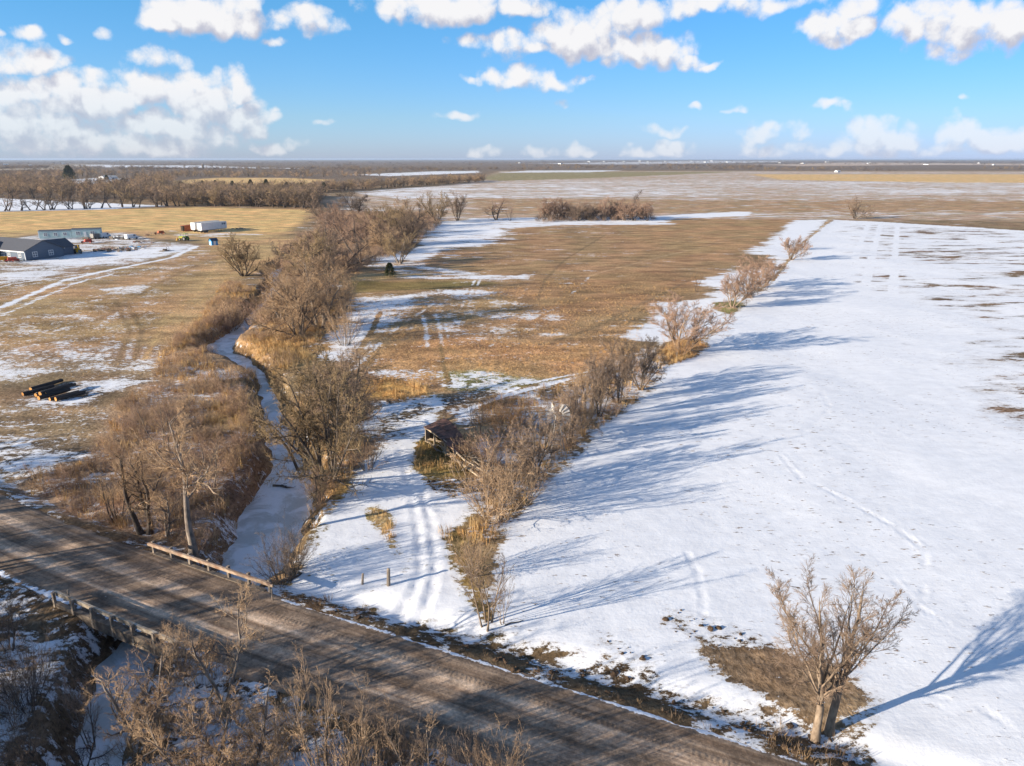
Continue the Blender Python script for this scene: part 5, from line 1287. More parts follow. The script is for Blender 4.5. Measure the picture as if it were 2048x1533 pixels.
SCRUB_LEFT = [(240, 810), (300, 775), (420, 765), (500, 770), (512, 880), (522, 975), (470, 1010), (440, 1110), (330, 1075), (190, 1040), (60, 990), (30, 955), (180, 925)]
HEDGE_POLY = [(950, 820), (1110, 770), (1200, 735), (1300, 705), (1340, 715), (1290, 785), (1210, 850), (1130, 925), (1040, 1020), (990, 1085), (950, 1040), (950, 960), (985, 900)]
SOUTH = [(-60, 1190), (60, 1205), (200, 1275), (330, 1315), (600, 1395), (960, 1533), (1080, 1640), (300, 1640), (-60, 1640)]
BANK_R = [(470, 690), (520, 660), (600, 610), (700, 570), (690, 620), (640, 680), (600, 720), (560, 740), (560, 800), (720, 800), (740, 860), (720, 930), (650, 1010), (620, 1060), (600, 980), (590, 900), (540, 780), (520, 745)]
BANK_L = [(330, 700), (400, 640), (450, 560), (540, 590), (530, 620), (470, 670), (410, 705), (430, 730), (500, 745), (505, 765), (380, 770), (300, 750)]
lay('scrub', [(SCRUB_LEFT, 0.85), (HEDGE_POLY, 0.20), (BANK_R, 0.40), (BANK_L, 0.45)], BRUSH + BRUSH, [TWIG_TAN, TWIG_RED, TWIG_GREY, TWIG_TAN, TWIG_TAN, TWIG_RED], 0.6, 1.35, 5.0, 0.44)
lay('roadside_scrub', [(SOUTH, 0.75)], BRUSH, [TWIG_GREY, TWIG_OLIVE, TWIG_TAN], 0.5, 1.5, 5.0, 0.46)
lay('water_edge_brush', [([(505, 640), (540, 605), (548, 560), (530, 545), (560, 520), (600, 540), (590, 580), (570, 615), (530, 650)], 0.55), ([(440, 690), (400, 700), (410, 650), (470, 620), (520, 600), (530, 615), (480, 655)], 0.5)], BRUSH, [TWIG_TAN, TWIG_RED, TWIG_TAN], 1.0, 2.2, 5.0, 0.36)
CREEK_UP = [(540, 590), (600, 540), (560, 500), (640, 460), (700, 430), (860, 430), (880, 450), (820, 500), (740, 530), (690, 570), (600, 640)]
lay('creek_thicket', [(CREEK_UP, 0.16)], BRUSH, [TWIG_TAN, TWIG_RED, TWIG_GREY], 1.3, 2.8, 9.0, 0.42)
FAR_HEDGE = [(1070, 446), (1075, 434), (1300, 430), (1310, 440)]
lay('hedge_brush', [(FAR_HEDGE, 0.12)], BRUSH, [TWIG_DARK, TWIG_GREY, TWIG_RED], 1.2, 2.4, 9.0, 0.30)
lay('dry_grass', [(SCRUB_LEFT, 1.3), (HEDGE_POLY, 1.3), (BANK_R, 2.2), (BANK_L, 2.4),
                  ([(730, 770), (780, 760), (850, 775), (870, 800), (760, 808), (730, 800)], 4.0),
                  ([(825, 930), (835, 890), (950, 880), (960, 940), (850, 950)], 2.0), ([(872, 1070), (900, 1058), (990, 1050), (985, 1090), (920, 1095)], 3.0), ([(735, 1020), (780, 1030), (805, 1110), (760, 1070)], 2.0),
                  ([(1320, 705), (1360, 680), (1420, 690), (1390, 714), (1340, 732)], 4.0)],
    TUFT + TUFT_BIG, [G_STRAW, G_RUST, G_BROWN, G_STRAW, G_RUST], 0.6, 1.25, 4.0, 0.42)
lay('pasture_grass', [([(700, 720), (800, 670), (1000, 680), (1290, 700), (1100, 760), (780, 790)], 1.6), ([(690, 600), (860, 600), (1100, 560), (1400, 580), (1290, 640), (1280, 690), (1000, 670), (760, 690)], 0.9), ([(0, 640), (330, 560), (470, 540), (400, 690), (0, 800)], 0.5)], TUFT, [G_STRAW, G_RUST, G_BROWN], 0.3, 0.75, 5.0, 0.44)
lay('roadside_weeds', [(SOUTH, 2.2), ([(530, 1195), (620, 1190), (770, 1215), (740, 1245), (560, 1222)], 4.0), ([(1400, 1450), (1560, 1440), (1700, 1480), (1700, 1560), (1500, 1560), (1440, 1500)], 5.0),
                       ([(920, 1290), (1150, 1370), (1420, 1450), (1250, 1440), (1050, 1360)], 2.0), ([(250, 1070), (430, 1095), (420, 1140), (240, 1085)], 2.5)],
    TUFT, [G_DARK, G_BROWN, G_DARK], 0.4, 0.95, 3.0, 0.46)
GOLD_BANK = [(470, 700), (500, 685), (600, 690), (630, 720), (560, 745), (520, 765), (500, 740)]
lay('bank_grass', [(GOLD_BANK, 5.0), ([(400, 700), (420, 640), (520, 615), (530, 630), (440, 690)], 2.0), ([(440, 810), (490, 800), (505, 850), (400, 850)], 3.0)], TUFT + TUFT_BIG, [G_STRAW] * 5, 0.6, 1.1, 3.0, 0.35)

# undergrowth and inner trees of the woods behind the golden field
def wood_mass():
    regs = [([(-200, 412), (-200, 395), (-60, 396), (330, 398), (350, 410), (640, 414), (650, 396), (350, 392), (340, 358), (-60, 352), (-300, 352), (-300, 396)], 0), ([(-200, 396), (330, 399), (345, 360), (200, 368), (-200, 356)], 1300), ([(340, 412), (640, 417), (640, 394), (420, 392), (340, 396)], 650),
            ([(350, 391), (640, 387), (965, 365), (965, 361), (640, 381), (350, 386)], 420), ([(-200, 358), (340, 358), (640, 357), (780, 353), (640, 349), (-200, 346)], 600)]
    P = np.concatenate([pts_in(p, n=n) for p, n in regs if n])
    for hole in ([(120, 376), (135, 352), (280, 352), (275, 374)], [(340, 386), (350, 358), (660, 356), (650, 381)]):
        P = P[poly_sd(P[:, 0], P[:, 1], [W(*q) for q in hole]) < 0]
    z = base_z(P[:, 0], P[:, 1])
    k = SRNG.uniform(0.8, 1.4, len(P))
    S = np.stack([k * 1.4, k * 1.4, k], 1)
    R = np.stack([np.zeros(len(P)), np.zeros(len(P)), SRNG.uniform(0, 6.28, len(P))], 1)
    scatter('wood_interior', np.concatenate([P, z[:, None]], 1), S, R, [PROTO['far%d' % i].crown for i in range(4)], [TWIG_FAR, TWIG_GREY, TWIG_TAN, TWIG_OLIVE])
wood_mass()

# far woods and shelter belts that read as one mass
def far_woods():
    P, S = [], []
    bands = [([(-300, 344), (-300, 337), (160, 336), (420, 339), (700, 338), (980, 337), (1000, 341), (640, 343)], 900, 10, 2.4), ([(-1500, 352), (-1500, 340), (60, 341), (330, 345), (640, 343), (900, 341), (980, 342), (700, 350), (300, 352)], 700, 9, 2.2),
             ([(1030, 342), (1200, 339), (1500, 341), (1530, 334), (1300, 331), (1040, 333)], 900, 10, 2.0),
             ([(1500, 342), (1900, 345), (3600, 350), (3600, 340), (1900, 339), (1530, 338)], 1000, 9, 2.0),
             ([(-2500, 338), (0, 333), (600, 336), (1000, 335), (1000, 326), (300, 324.5), (-2500, 326)], 1400, 10, 3.2),
             ([(1000, 333), (1500, 331), (3600, 334), (3600, 325), (1500, 324), (1000, 325)], 1000, 10, 3.2),
             ([(-4000, 325), (5000, 325), (5000, 320), (-4000, 320)], 3200, 11, 8.0)]
    for poly, n, h, wd in bands:
        p = pts_in(poly, n=n)
        k = fbm(p[:, 0] / 260, p[:, 1] / 420, 17, 3)
        p = p[k > 0.47]
        P.append(p); S.append(np.stack([h / 8 * wd * SRNG.uniform(0.7, 1.2, len(p))] * 2 + [h / 8 * SRNG.uniform(0.7, 1.2, len(p))], 1))
    P = np.concatenate(P); S = np.concatenate(S)
    z = base_z(P[:, 0], P[:, 1])
    R = np.stack([np.zeros(len(P)), np.zeros(len(P)), SRNG.uniform(0, 6.28, len(P))], 1)
    scatter('distant_woods', np.concatenate([P, z[:, None]], 1), S, R, [PROTO['far%d' % i].crown for i in range(4)], [TWIG_FAR, TWIG_GREY, TWIG_FAR, TWIG_OLIVE])
far_woods()

# ------------------------------------------------------------------ simple procedural materials for built things
def mat_plain(name, a, b=None, scale=3.0, rough=0.7, spec=0.3, metal=0.0, stretch=(1, 1, 1)):
    m, N, bs = new_mat(name)
    tc = N.n('ShaderNodeTexCoord')
    n = N.noise(N.vm('MULTIPLY', tc.outputs['Object'], stretch), scale, 4, 0.65)
    N.put(bs.inputs['Base Color'], N.mix(N.smooth(n, 0.3, 0.7), a, b or tuple(c * 0.8 for c in a)))
    bs.inputs['Roughness'].default_value = rough
    bs.inputs['Specular IOR Level'].default_value = spec
    bs.inputs['Metallic'].default_value = metal
    return m

WOOD_GREY = mat_plain('weathered_wood', (0.33, 0.27, 0.21), (0.19, 0.15, 0.115), 4, 0.9, 0.1, stretch=(1, 1, 0.3))
WOOD_PALE = mat_plain('pale_wood', (0.55, 0.43, 0.30), (0.36, 0.27, 0.18), 4, 0.9, 0.1)
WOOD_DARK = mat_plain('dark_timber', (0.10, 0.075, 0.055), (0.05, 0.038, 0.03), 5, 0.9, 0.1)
TAR = mat_plain('creosoted_wood', (0.075, 0.06, 0.05), (0.035, 0.03, 0.027), 3, 0.8, 0.2, stretch=(0.2, 3, 3))
RUST_ROOF = mat_plain('rusted_sheet', (0.25, 0.125, 0.085), (0.10, 0.065, 0.052), 1.8, 0.75, 0.2)
RAIL_RUST = mat_plain('rusty_rail', (0.50, 0.38, 0.27), (0.24, 0.135, 0.085), 1.1, 0.75, 0.25)
RAIL_GREY = mat_plain('galvanised_rail', (0.48, 0.41, 0.32), (0.26, 0.20, 0.14), 1.5, 0.7, 0.3)
CONCRETE = mat_plain('old_concrete', (0.25, 0.20, 0.15), (0.10, 0.08, 0.065), 1.6, 0.95, 0.1)
SHINGLE = mat_plain('grey_shingles', (0.125, 0.125, 0.135), (0.085, 0.085, 0.092), 5, 0.9, 0.15)
SIDING = mat_plain('slate_siding', (0.135, 0.165, 0.205), (0.11, 0.135, 0.17), 2, 0.8, 0.2, stretch=(0.2, 0.2, 6))
TRIM = mat_plain('white_trim', (0.78, 0.77, 0.74), (0.70, 0.69, 0.66), 2, 0.6)
GLASS = mat_plain('window_glass', (0.16, 0.19, 0.23), (0.10, 0.12, 0.15), 2, 0.15, 0.5)
WHITE = mat_plain('white_paint', (0.80, 0.80, 0.78), (0.70, 0.69, 0.66), 0.8, 0.55)
AQUA = mat_plain('aqua_siding', (0.47, 0.60, 0.58), (0.37, 0.49, 0.48), 1.0, 0.7)
BLUE = mat_plain('blue_paint', (0.07, 0.30, 0.56), (0.05, 0.24, 0.46), 1.5, 0.5)
DARKBLUE = mat_plain('dark_blue_roof', (0.03, 0.06, 0.11), (0.02, 0.04, 0.08), 1.5, 0.7)
YELLOW = mat_plain('yellow_machine_paint', (0.75, 0.40, 0.02), (0.60, 0.30, 0.02), 1.5, 0.45)
GREENP = mat_plain('green_machine_paint', (0.10, 0.22, 0.04), (0.30, 0.32, 0.03), 1.5, 0.5)
REDP = mat_plain('red_paint', (0.58, 0.10, 0.05), (0.45, 0.07, 0.04), 1.5, 0.5)
ORANGE = mat_plain('rust_red_container', (0.48, 0.13, 0.045), (0.33, 0.09, 0.04), 1.0, 0.7)
RUBBER = mat_plain('rubber', (0.03, 0.03, 0.03), (0.02, 0.02, 0.02), 2, 0.8)
STEEL = mat_plain('dull_steel', (0.20, 0.19, 0.18), (0.13, 0.12, 0.11), 2, 0.5, 0.4, 0.4)
GALV = mat_plain('galvanised_blade', (0.58, 0.53, 0.46), (0.42, 0.37, 0.31), 2, 0.5, 0.4)
SNOWM = mat_plain('lying_snow', (0.86, 0.87, 0.88), (0.80, 0.81, 0.84), 2, 0.95, 0.1)
CLOD = mat_plain('soil_clod', (0.12, 0.075, 0.045), (0.06, 0.04, 0.027), 6, 0.95, 0.1)

class MB:
    """collects boxes, bars, tubes and prisms in one mesh"""
    def __init__(self):
        self.v, self.f = [], []
    def add(self, v, f):
        k = len(self.v)
        self.v += [tuple(p) for p in v]
        self.f += [tuple(i + k for i in q) for q in f]
        return self
    def box(self, lo, hi):
        (a, b, c), (d, e, f) = lo, hi
        return self.add([(a, b, c), (d, b, c), (d, e, c), (a, e, c), (a, b, f), (d, b, f), (d, e, f), (a, e, f)],
                        [(0, 3, 2, 1), (4, 5, 6, 7), (0, 1, 5, 4), (1, 2, 6, 5), (2, 3, 7, 6), (3, 0, 4, 7)])
    def bar(self, p, q, w, h, up=(0, 0, 1)):
        p, q = Vector(p), Vector(q)
        t = (q - p).normalized(); u = t.cross(Vector(up))
        if u.length < 1e-4:
            u = t.cross(Vector((1, 0, 0)))
        u.normalize(); n = u.cross(t)
        v = [c + u * (sx * w / 2) + n * (sz * h / 2) for c in (p, q) for sx, sz in ((-1, -1), (1, -1), (1, 1), (-1, 1))]
        return self.add(v, [(0, 3, 2, 1), (4, 5, 6, 7), (0, 1, 5, 4), (1, 2, 6, 5), (2, 3, 7, 6), (3, 0, 4, 7)])
    def tube(self, p, q, r0, r1=None, n=8):
        r1 = r0 if r1 is None else r1
        p, q = Vector(p), Vector(q)
        t = (q - p).normalized(); u = t.orthogonal().normalized(); w = t.cross(u)
        v = [c + (u * math.cos(a) + w * math.sin(a)) * r for c, r in ((p, r0), (q, r1)) for a in (2 * math.pi * i / n for i in range(n))]
        f = [(i, (i + 1) % n, n + (i + 1) % n, n + i) for i in range(n)]
        return self.add(v, f + [tuple(reversed(range(n))), tuple(range(n, 2 * n))])
    def prism(self, poly, axis, a, b):
        """polygon of (u, v) pushed along axis x or y from a to b; v is z"""
        n = len(poly)
        def pt(u, v, s):
            return (s, u, v) if axis == 'x' else (u, s, v)
        v = [pt(u, w, a) for u, w in poly] + [pt(u, w, b) for u, w in poly]
        f = [(i, (i + 1) % n, n + (i + 1) % n, n + i) for i in range(n)]
        return self.add(v, f + [tuple(reversed(range(n))), tuple(range(n, 2 * n))])
    def build(self, name, mat, parent=None, **props):
        me = bpy.data.meshes.new(name)
        me.from_pydata(self.v, [], self.f)
        import bmesh
        bm = bmesh.new(); bm.from_mesh(me)
        bmesh.ops.recalc_face_normals(bm, faces=bm.faces)
        bm.to_mesh(me); bm.free()
        me.update()
        return link(name, me, mat, parent, **props)

def thing(name, label, cat, loc=(0, 0, 0), rz=0.0, group=None, tilt=(0, 0)):
    e = bpy.data.objects.new(name, None)
    COL.objects.link(e)
    e.empty_display_size = 0.3
    e.location = loc; e.rotation_euler = (tilt[0], tilt[1], rz)
    e['label'] = label; e['category'] = cat
    if group:
        e['group'] = group
    return e

def on(px, py, dz=0.0):
    x, y = W(px, py)
    return (x, y, gz(x, y) + dz)

# ------------------------------------------------------------------ bridge
def bridge():
    s0, s1 = -47.2, -35.6
    L = s1 - s0
    cx, cy = road_xy((s0 + s1) / 2, 0)
    ax = road_xy(s0, 0); bx = road_xy(s1, 0)
    rz = math.atan2(bx[1] - ax[1], bx[0] - ax[0])
    e = thing('bridge', 'short concrete road bridge with two timber and steel rails over the frozen creek', 'bridge', (cx, cy, 0), rz)
    h = L / 2
    d = MB().box((-h, -4.05, ROAD_Z - 0.62), (h, 4.05, ROAD_Z - 0.10))
    d.build('deck', CONCRETE, e)
    for sx in (-1, 1):
        MB().box((sx * (h - 0.3) - 0.45, -4.3, -3.4), (sx * (h - 0.3) + 0.45, 4.3, ROAD_Z - 0.63)).build('abutment', CONCRETE, e)
    for sy, mat, nm in ((1, RAIL_RUST, 'upstream rail'), (-1, RAIL_GREY, 'downstream rail')):
        y0 = sy * 3.88
        r = MB().bar((-h - 0.6, y0 - sy * 0.1, ROAD_Z + 0.72), (h + 0.9, y0 - sy * 0.1, ROAD_Z + 0.70), 0.09, 0.20)
        g = r.build('guard_rail', mat, e, label='rusty pale ' + nm if sy > 0 else 'grey weathered ' + nm)
        MB().bar((-h - 0.4, y0 - sy * 0.12, ROAD_Z + 0.90), (h + 0.7, y0 - sy * 0.12, ROAD_Z + 0.88), 0.16, 0.05).build('rail_cap', mat, g)
        for i in range(7):
            x = -h - 0.2 + i * (L + 0.6) / 6
            MB().box((x - 0.09, y0 - 0.02, -0.25), (x + 0.09, y0 + sy * 0.2 + (0.0 if sy > 0 else 0.0), ROAD_Z + 0.98)).build('rail_post', WOOD_GREY, g)
    MB().box((-h, 3.70, ROAD_Z - 0.09), (h, 4.05, ROAD_Z + 0.06)).build('curb', CONCRETE, e)
    MB().box((-h, -4.07, ROAD_Z - 0.09), (h, -3.78, ROAD_Z + 0.20)).build('curb', CONCRETE, e)
    for k in range(5):
        y = -3.2 + 1.6 * k
        MB().box((-h + 0.2, y - 0.14, ROAD_Z - 1.15), (h - 0.2, y + 0.14, ROAD_Z - 0.621)).build('girder', WOOD_DARK, e)
bridge()

# ------------------------------------------------------------------ fence posts
def post(px, py, top, r, label, tilt=(0, 0), mat=WOOD_GREY, name='fence_post', cat='post', group=None):
    x, y = W(px, py); h = max(0.6, height_to(px, py, top)); z = gz(x, y)
    e = thing(name, label, cat, (x, y, z), RNG.uniform(0, 6), group, tilt)
    MB().tube((0, 0, -0.3), (0, 0, h), r * 1.05, r * 0.9, 9).build('shaft', mat, e)
    MB().tube((0, 0, h), (0, 0, h + 0.035), r * 0.92, r * 0.5, 9).build('snow_cap', WOOD_PALE, e)
post(777, 1171, 1140, 0.14, 'thick leaning grey wooden gatepost in the open snow', (0.02, -0.12))
post(725, 1168, 1148, 0.09, 'thin short grey post beside the thick gatepost', (0.0, -0.1))
post(546, 1208, 1186, 0.05, 'slim marker post just past the end of the upstream bridge rail')
post(143, 1218, 1186, 0.06, 'slim marker post at the start of the downstream bridge rail')

def wire_fence():
    line = [W(a, b) for a, b in [(1318, 738), (1400, 690), (1462, 640), (1543, 565), (1602, 494), (1664, 441)]]
    seg = np.cumsum([0] + [math.dist(a, b) for a, b in zip(line, line[1:])])
    e = thing('wire_fence', 'old wire fence with weathered posts along the edge of the snow field', 'fence', (*line[0], 0))
    n = int(seg[-1] / 7)
    pts = []
    for i in range(n + 1):
        s = i / n * seg[-1]
        j = min(max(int(np.searchsorted(seg, s)) - 1, 0), len(line) - 2)
        t = (s - seg[j]) / (seg[j + 1] - seg[j])
        x = line[j][0] + (line[j + 1][0] - line[j][0]) * t; y = line[j][1] + (line[j + 1][1] - line[j][1]) * t
        pts.append((x - line[0][0], y - line[0][1], gz(x, y)))
    for i, p in enumerate(pts):
        MB().tube((p[0], p[1], p[2] - 0.3), (p[0] + RNG.uniform(-.1, .1), p[1] + RNG.uniform(-.1, .1), p[2] + 1.25), 0.07, 0.06, 6).build('post', WOOD_GREY, e)
    for zz in (0.45, 0.80, 1.12):
        w = MB()
        for a, b in zip(pts, pts[1:]):
            w.tube((a[0], a[1], a[2] + zz), (b[0], b[1], b[2] + zz), 0.006, 0.006, 3)
        w.build('wire', STEEL, e)
wire_fence()

# ------------------------------------------------------------------ collapsed shed
def shed():
    # open front runs from the near-left corner post to the right, the roof sinking towards the ground
    ax, ay = W(852, 886); bx, by = W(985, 962)
    L = math.hypot(bx - ax, by - ay); rz = math.atan2(by - ay, bx - ax)
    e = thing('collapsed_shed', 'collapsed open-fronted timber shed with rusty sagging roof in the brush', 'shed', (ax, ay, gz(ax, ay)), rz)
    e.scale = (0.88, 0.88, 0.85)
    D = 2.4                                             # depth, away from the open front
    def eave(u):                                        # front eave height along the front
        return 2.05 - 1.5 * sst(u, 0.15, 0.80) - 0.15 * u
    def back(u):
        return 2.5 - 2.3 * sst(u, 0.10, 0.55)
    def sst(v, a, b):
        t = min(max((v - a) / (b - a), 0), 1)
        return t * t * (3 - 2 * t)
    MB().bar((-0.2, -0.05, eave(0)), (L * 0.35, -0.05, eave(0.35)), 0.14, 0.22).build('eave_beam', WOOD_PALE, e)
    MB().bar((L * 0.345, -0.06, eave(0.35)), (L * 0.72, -0.06, eave(0.72)), 0.13, 0.20).build('eave_beam', WOOD_PALE, e)
    MB().bar((L * 0.71, -0.05, eave(0.72)), (L * 1.1, 0.1, eave(1.0) + 0.05), 0.12, 0.18).build('eave_beam', WOOD_PALE, e)
    for u in (0.0, 0.16, 0.36, 0.54):
        MB().bar((L * u + RNG.uniform(-.06, .06), 0.05, -0.2), (L * u, 0.05, eave(u)), 0.18, 0.18).build('post', WOOD_PALE if u else WOOD_GREY, e)
    for u in (0.0, 0.22):
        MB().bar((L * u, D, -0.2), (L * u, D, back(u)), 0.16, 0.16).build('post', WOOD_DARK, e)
    w = MB()
    for k in range(11):
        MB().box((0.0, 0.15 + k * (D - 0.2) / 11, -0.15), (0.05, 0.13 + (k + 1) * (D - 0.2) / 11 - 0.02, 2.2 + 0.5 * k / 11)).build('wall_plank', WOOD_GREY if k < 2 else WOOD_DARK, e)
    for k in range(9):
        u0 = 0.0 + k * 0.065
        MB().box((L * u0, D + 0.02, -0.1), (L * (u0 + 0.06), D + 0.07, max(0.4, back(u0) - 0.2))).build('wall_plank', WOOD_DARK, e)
    # roof sheets, each overlapping the next and slipping as the frame sinks
    n = 10
    for k in range(n):
        u0, u1 = k / n * 0.56, (k + 1.2) / n * 0.56
        for j in (0, 1):
            v0, v1 = j * 0.5, j * 0.5 + 0.53
            def P(u, v, dz=0):
                z = eave(u) * (1 - v) + back(u) * v + 0.16 + dz + 0.02 * k % 3 * 0.01
                return (L * u, -0.35 + v * (D + 0.6), z)
            j1 = RNG.uniform(-0.18, 0.18) * (0.35 + k / n); j2 = RNG.uniform(-0.2, 0.22) * (0.35 + k / n); o = 0.035 * (k % 2) + 0.03 * j
            top = [P(u0, v0, o + j1), P(u1, v0, o), P(u1, v1, o + j2), P(u0, v1, o)]
            bot = [(x, y, z - 0.03) for x, y, z in top]
            MB().add(top + bot, [(0, 1, 2, 3), (7, 6, 5, 4), (0, 4, 5, 1), (1, 5, 6, 2), (2, 6, 7, 3), (3, 7, 4, 0)]).build('roof_sheet', RUST_ROOF, e)
    for k in range(4):
        u = 0.05 + 0.2 * k
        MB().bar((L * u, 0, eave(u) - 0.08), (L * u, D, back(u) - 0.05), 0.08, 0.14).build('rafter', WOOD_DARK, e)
    # boards thrown down along the front
    rb = random.Random(4)
    for k in range(26):
        x0 = rb.uniform(-0.6, L * 0.75); y0 = rb.uniform(-0.4, 1.4); a = rb.uniform(-0.28, 0.28); ln = rb.uniform(2.0, 4.6)
        z0 = rb.uniform(0.12, 0.65)
        MB().bar((x0, y0, z0), (x0 + ln * math.cos(a), y0 + ln * math.sin(a), z0 + rb.uniform(-0.25, 0.2)), 0.16, 0.05).build('fallen_board', rb.choice([WOOD_PALE, WOOD_GREY, WOOD_PALE]), e)
    for k in range(14):
        x0 = rb.uniform(L * 0.55, L * 1.1); y0 = rb.uniform(0.5, D); a = rb.uniform(-1.2, 1.2); ln = rb.uniform(1.5, 3.4); z0 = rb.uniform(0.3, 1.1)
        MB().bar((x0, y0, z0), (x0 + ln * math.cos(a), y0 + ln * math.sin(a), z0 + rb.uniform(-0.4, 0.5)), 0.12, 0.06).build('broken_rafter', WOOD_GREY, e)
    MB().bar((L * 0.35, -0.25, 0.22), (L * 1.05, -0.9, 0.16), 0.14, 0.14).build('sill_beam', WOOD_PALE, e)
shed()

# ------------------------------------------------------------------ windmill
def windmill():
    x, y = W(1112, 918)
    z = gz(x, y); hub = 6.0
    d = pix_dir(1108, 828); k = y / d.y; hub = HCAM + d.z * k - z
    e = thing('windmill', 'old water-pumping windmill with pale metal blades rising out of the hedge', 'windmill', (x, y, z), math.radians(12))
    for sx in (-1, 1):
        for sy in (-1, 1):
            MB().bar((sx * 0.9, sy * 0.9, -0.2), (sx * 0.12, sy * 0.12, hub - 0.1), 0.07, 0.07).build('tower_leg', STEEL, e)
    for t in (0.25, 0.5, 0.75):
        r = 0.9 - 0.78 * t
        for a, b in (((-r, -r), (r, -r)), ((r, -r), (r, r)), ((r, r), (-r, r)), ((-r, r), (-r, -r))):
            MB().bar((*a, hub * t), (*b, hub * t), 0.04, 0.04).build('brace', STEEL, e)
    w = MB().tube((0, -0.2, hub), (0, -0.75, hub + 0.05), 0.13, 0.10, 10).build('hub', STEEL, e)
    for i in range(15):
        if i in (4, 5, 11):
            continue                                   # blades lost
        a = 2 * math.pi * i / 15
        ca, sa = math.cos(a), math.sin(a); tw = 0.22
        def P(r, o, dy):
            return (ca * r - sa * o, -0.62 + dy, hub + 0.04 + sa * r + ca * o)
        v = [P(0.42, -0.055, -0.04), P(0.42, 0.055, 0.04), P(1.22, 0.16, 0.06), P(1.22, -0.16, -0.06)]
        v2 = [(p[0], p[1] + 0.012, p[2]) for p in v]
        MB().add(v + v2, [(0, 1, 2, 3), (7, 6, 5, 4), (0, 4, 5, 1), (1, 5, 6, 2), (2, 6, 7, 3), (3, 7, 4, 0)]).build('blade', GALV, w)
    for r in (0.55, 1.05):
        c = MB()
        for i in range(24):
            a, b = 2 * math.pi * i / 24, 2 * math.pi * (i + 1) / 24
            c.bar((math.cos(a) * r, -0.55, hub + 0.04 + math.sin(a) * r), (math.cos(b) * r, -0.55, hub + 0.04 + math.sin(b) * r), 0.025, 0.03, up=(0, 1, 0))
        c.build('wheel_ring', STEEL, w)
    MB().bar((0, 0.2, hub), (0, 1.9, hub + 0.1), 0.05, 0.05).build('tail_boom', STEEL, e)
    MB().add([(0, 1.3, hub - 0.25), (0, 2.1, hub - 0.35), (0, 2.1, hub + 0.55), (0, 1.3, hub + 0.35), (0.02, 1.3, hub - 0.25), (0.02, 2.1, hub - 0.35), (0.02, 2.1, hub + 0.55), (0.02, 1.3, hub + 0.35)],
             [(0, 1, 2, 3), (7, 6, 5, 4), (0, 4, 5, 1), (1, 5, 6, 2), (2, 6, 7, 3), (3, 7, 4, 0)]).build('tail_vane', GALV, e)
windmill()

# ------------------------------------------------------------------ pole stack
def poles():
    # long dark utility poles, cut ends orange, in loose layers; axis runs away to the right
    specs = [((62, 783), (125, 764), 0.30, 0.34), ((46, 792), (108, 775), 0.26, 0.30), ((82, 798), (146, 778), 0.30, 0.72), ((78, 801), (140, 783), 0.30, 0.34),
             ((92, 796), (152, 776), 0.26, 0.62), ((72, 794), (134, 773), 0.26, 0.30), ((112, 803), (170, 788), 0.30, 0.34), ((100, 802), (158, 786), 0.24, 0.26)]
    names = ['topmost', 'lowest']
    labels = ['dark utility pole with bright cut end on the far side of the stack', 'dark utility pole lying low at the left foot of the stack', 'thick utility pole on top of the stack',
              'dark utility pole underneath the thick top pole', 'slimmer utility pole on top of the stack beside the thick one', 'utility pole at the snowy middle of the stack',
              'dark utility pole rolled clear at the near side of the stack', 'snow covered utility pole between the stack and the rolled one']
    for (a, b, r, zc), lab in zip(specs, labels):
        p, q = Vector((*W(*a), 0)), Vector((*W(*b), 0))
        t = (q - p).normalized(); Ln = (q - p).length
        z = gz(*p.xy)
        e = thing('utility_pole', lab, 'pole', (p.x, p.y, z), math.atan2(t.y, t.x), 'dark poles of the stack in the pasture')
        MB().tube((0, 0, zc), (Ln, 0, zc * 0.95), r, r * 0.8, 12).build('shaft', TAR, e)
        MB().tube((-0.012, 0, zc), (0.0, 0, zc), r * 0.93, r * 0.93, 12).build('cut_end', CUT_WOOD, e)
    # snow lying on the flat pair
poles()

# ------------------------------------------------------------------ loose timber
def log_at(a, b, r, label, z=None, name='fallen_log', mat=None):
    p, q = W(*a, z if z is not None else 0), W(*b, z if z is not None else 0)
    z0 = (z if z is not None else gz(*p)) + r * 0.7
    e = thing(name, label, 'log', (*p, z0), math.atan2(q[1] - p[1], q[0] - p[0]))
    L = math.dist(p, q)
    rng = np.random.default_rng(int(a[0]))
    S = np.array([[[0, 0, 0], [L * .3, 0.05 * L, 0.02], [L * .65, -0.02 * L, 0.03], [L, 0.04 * L, 0.05]]])
    R = np.array([[r, r * 0.85, r * 0.7, r * 0.4]])
    A = children(rng, S, R, 5, (0.3, 1.0), (25, 60), 0.3, 4, 0.1, 0.2, 0.5, 0.3, 0.012)
    link('trunk', branch_mesh('log', [(S, R, 8)]), mat or BARK_DARK, e)
    link('branch', branch_mesh('log_branches', [(*A, 4)]), mat or BARK_DARK, e)
log_at((546, 973), (590, 979), 0.13, 'dark log frozen into the creek ice above the bridge', ICE_Z)
log_at((1010, 1250), (1052, 1240), 0.05, 'broken pale branch on the snow at the sapling foot')
log_at((395, 965), (450, 1000), 0.10, 'pale broken limb hanging in the scrub under the cottonwood', 1.8, 'broken_limb', BARK_TAN)
log_at((560, 1168), (612, 1150), 0.16, 'driftwood log jammed on the bank under the dark shrub', -0.3)

# ------------------------------------------------------------------ farmstead
def frame_at(name, label, cat, a_px, b_px, group=None):
    """thing with its origin at pixel a and its local +x pointing to pixel b on the ground"""
    a, b = W(*a_px), W(*b_px)
    e = thing(name, label, cat, (*a, gz(*a)), math.atan2(b[1] - a[1], b[0] - a[0]), group)
    return e, math.dist(a, b)

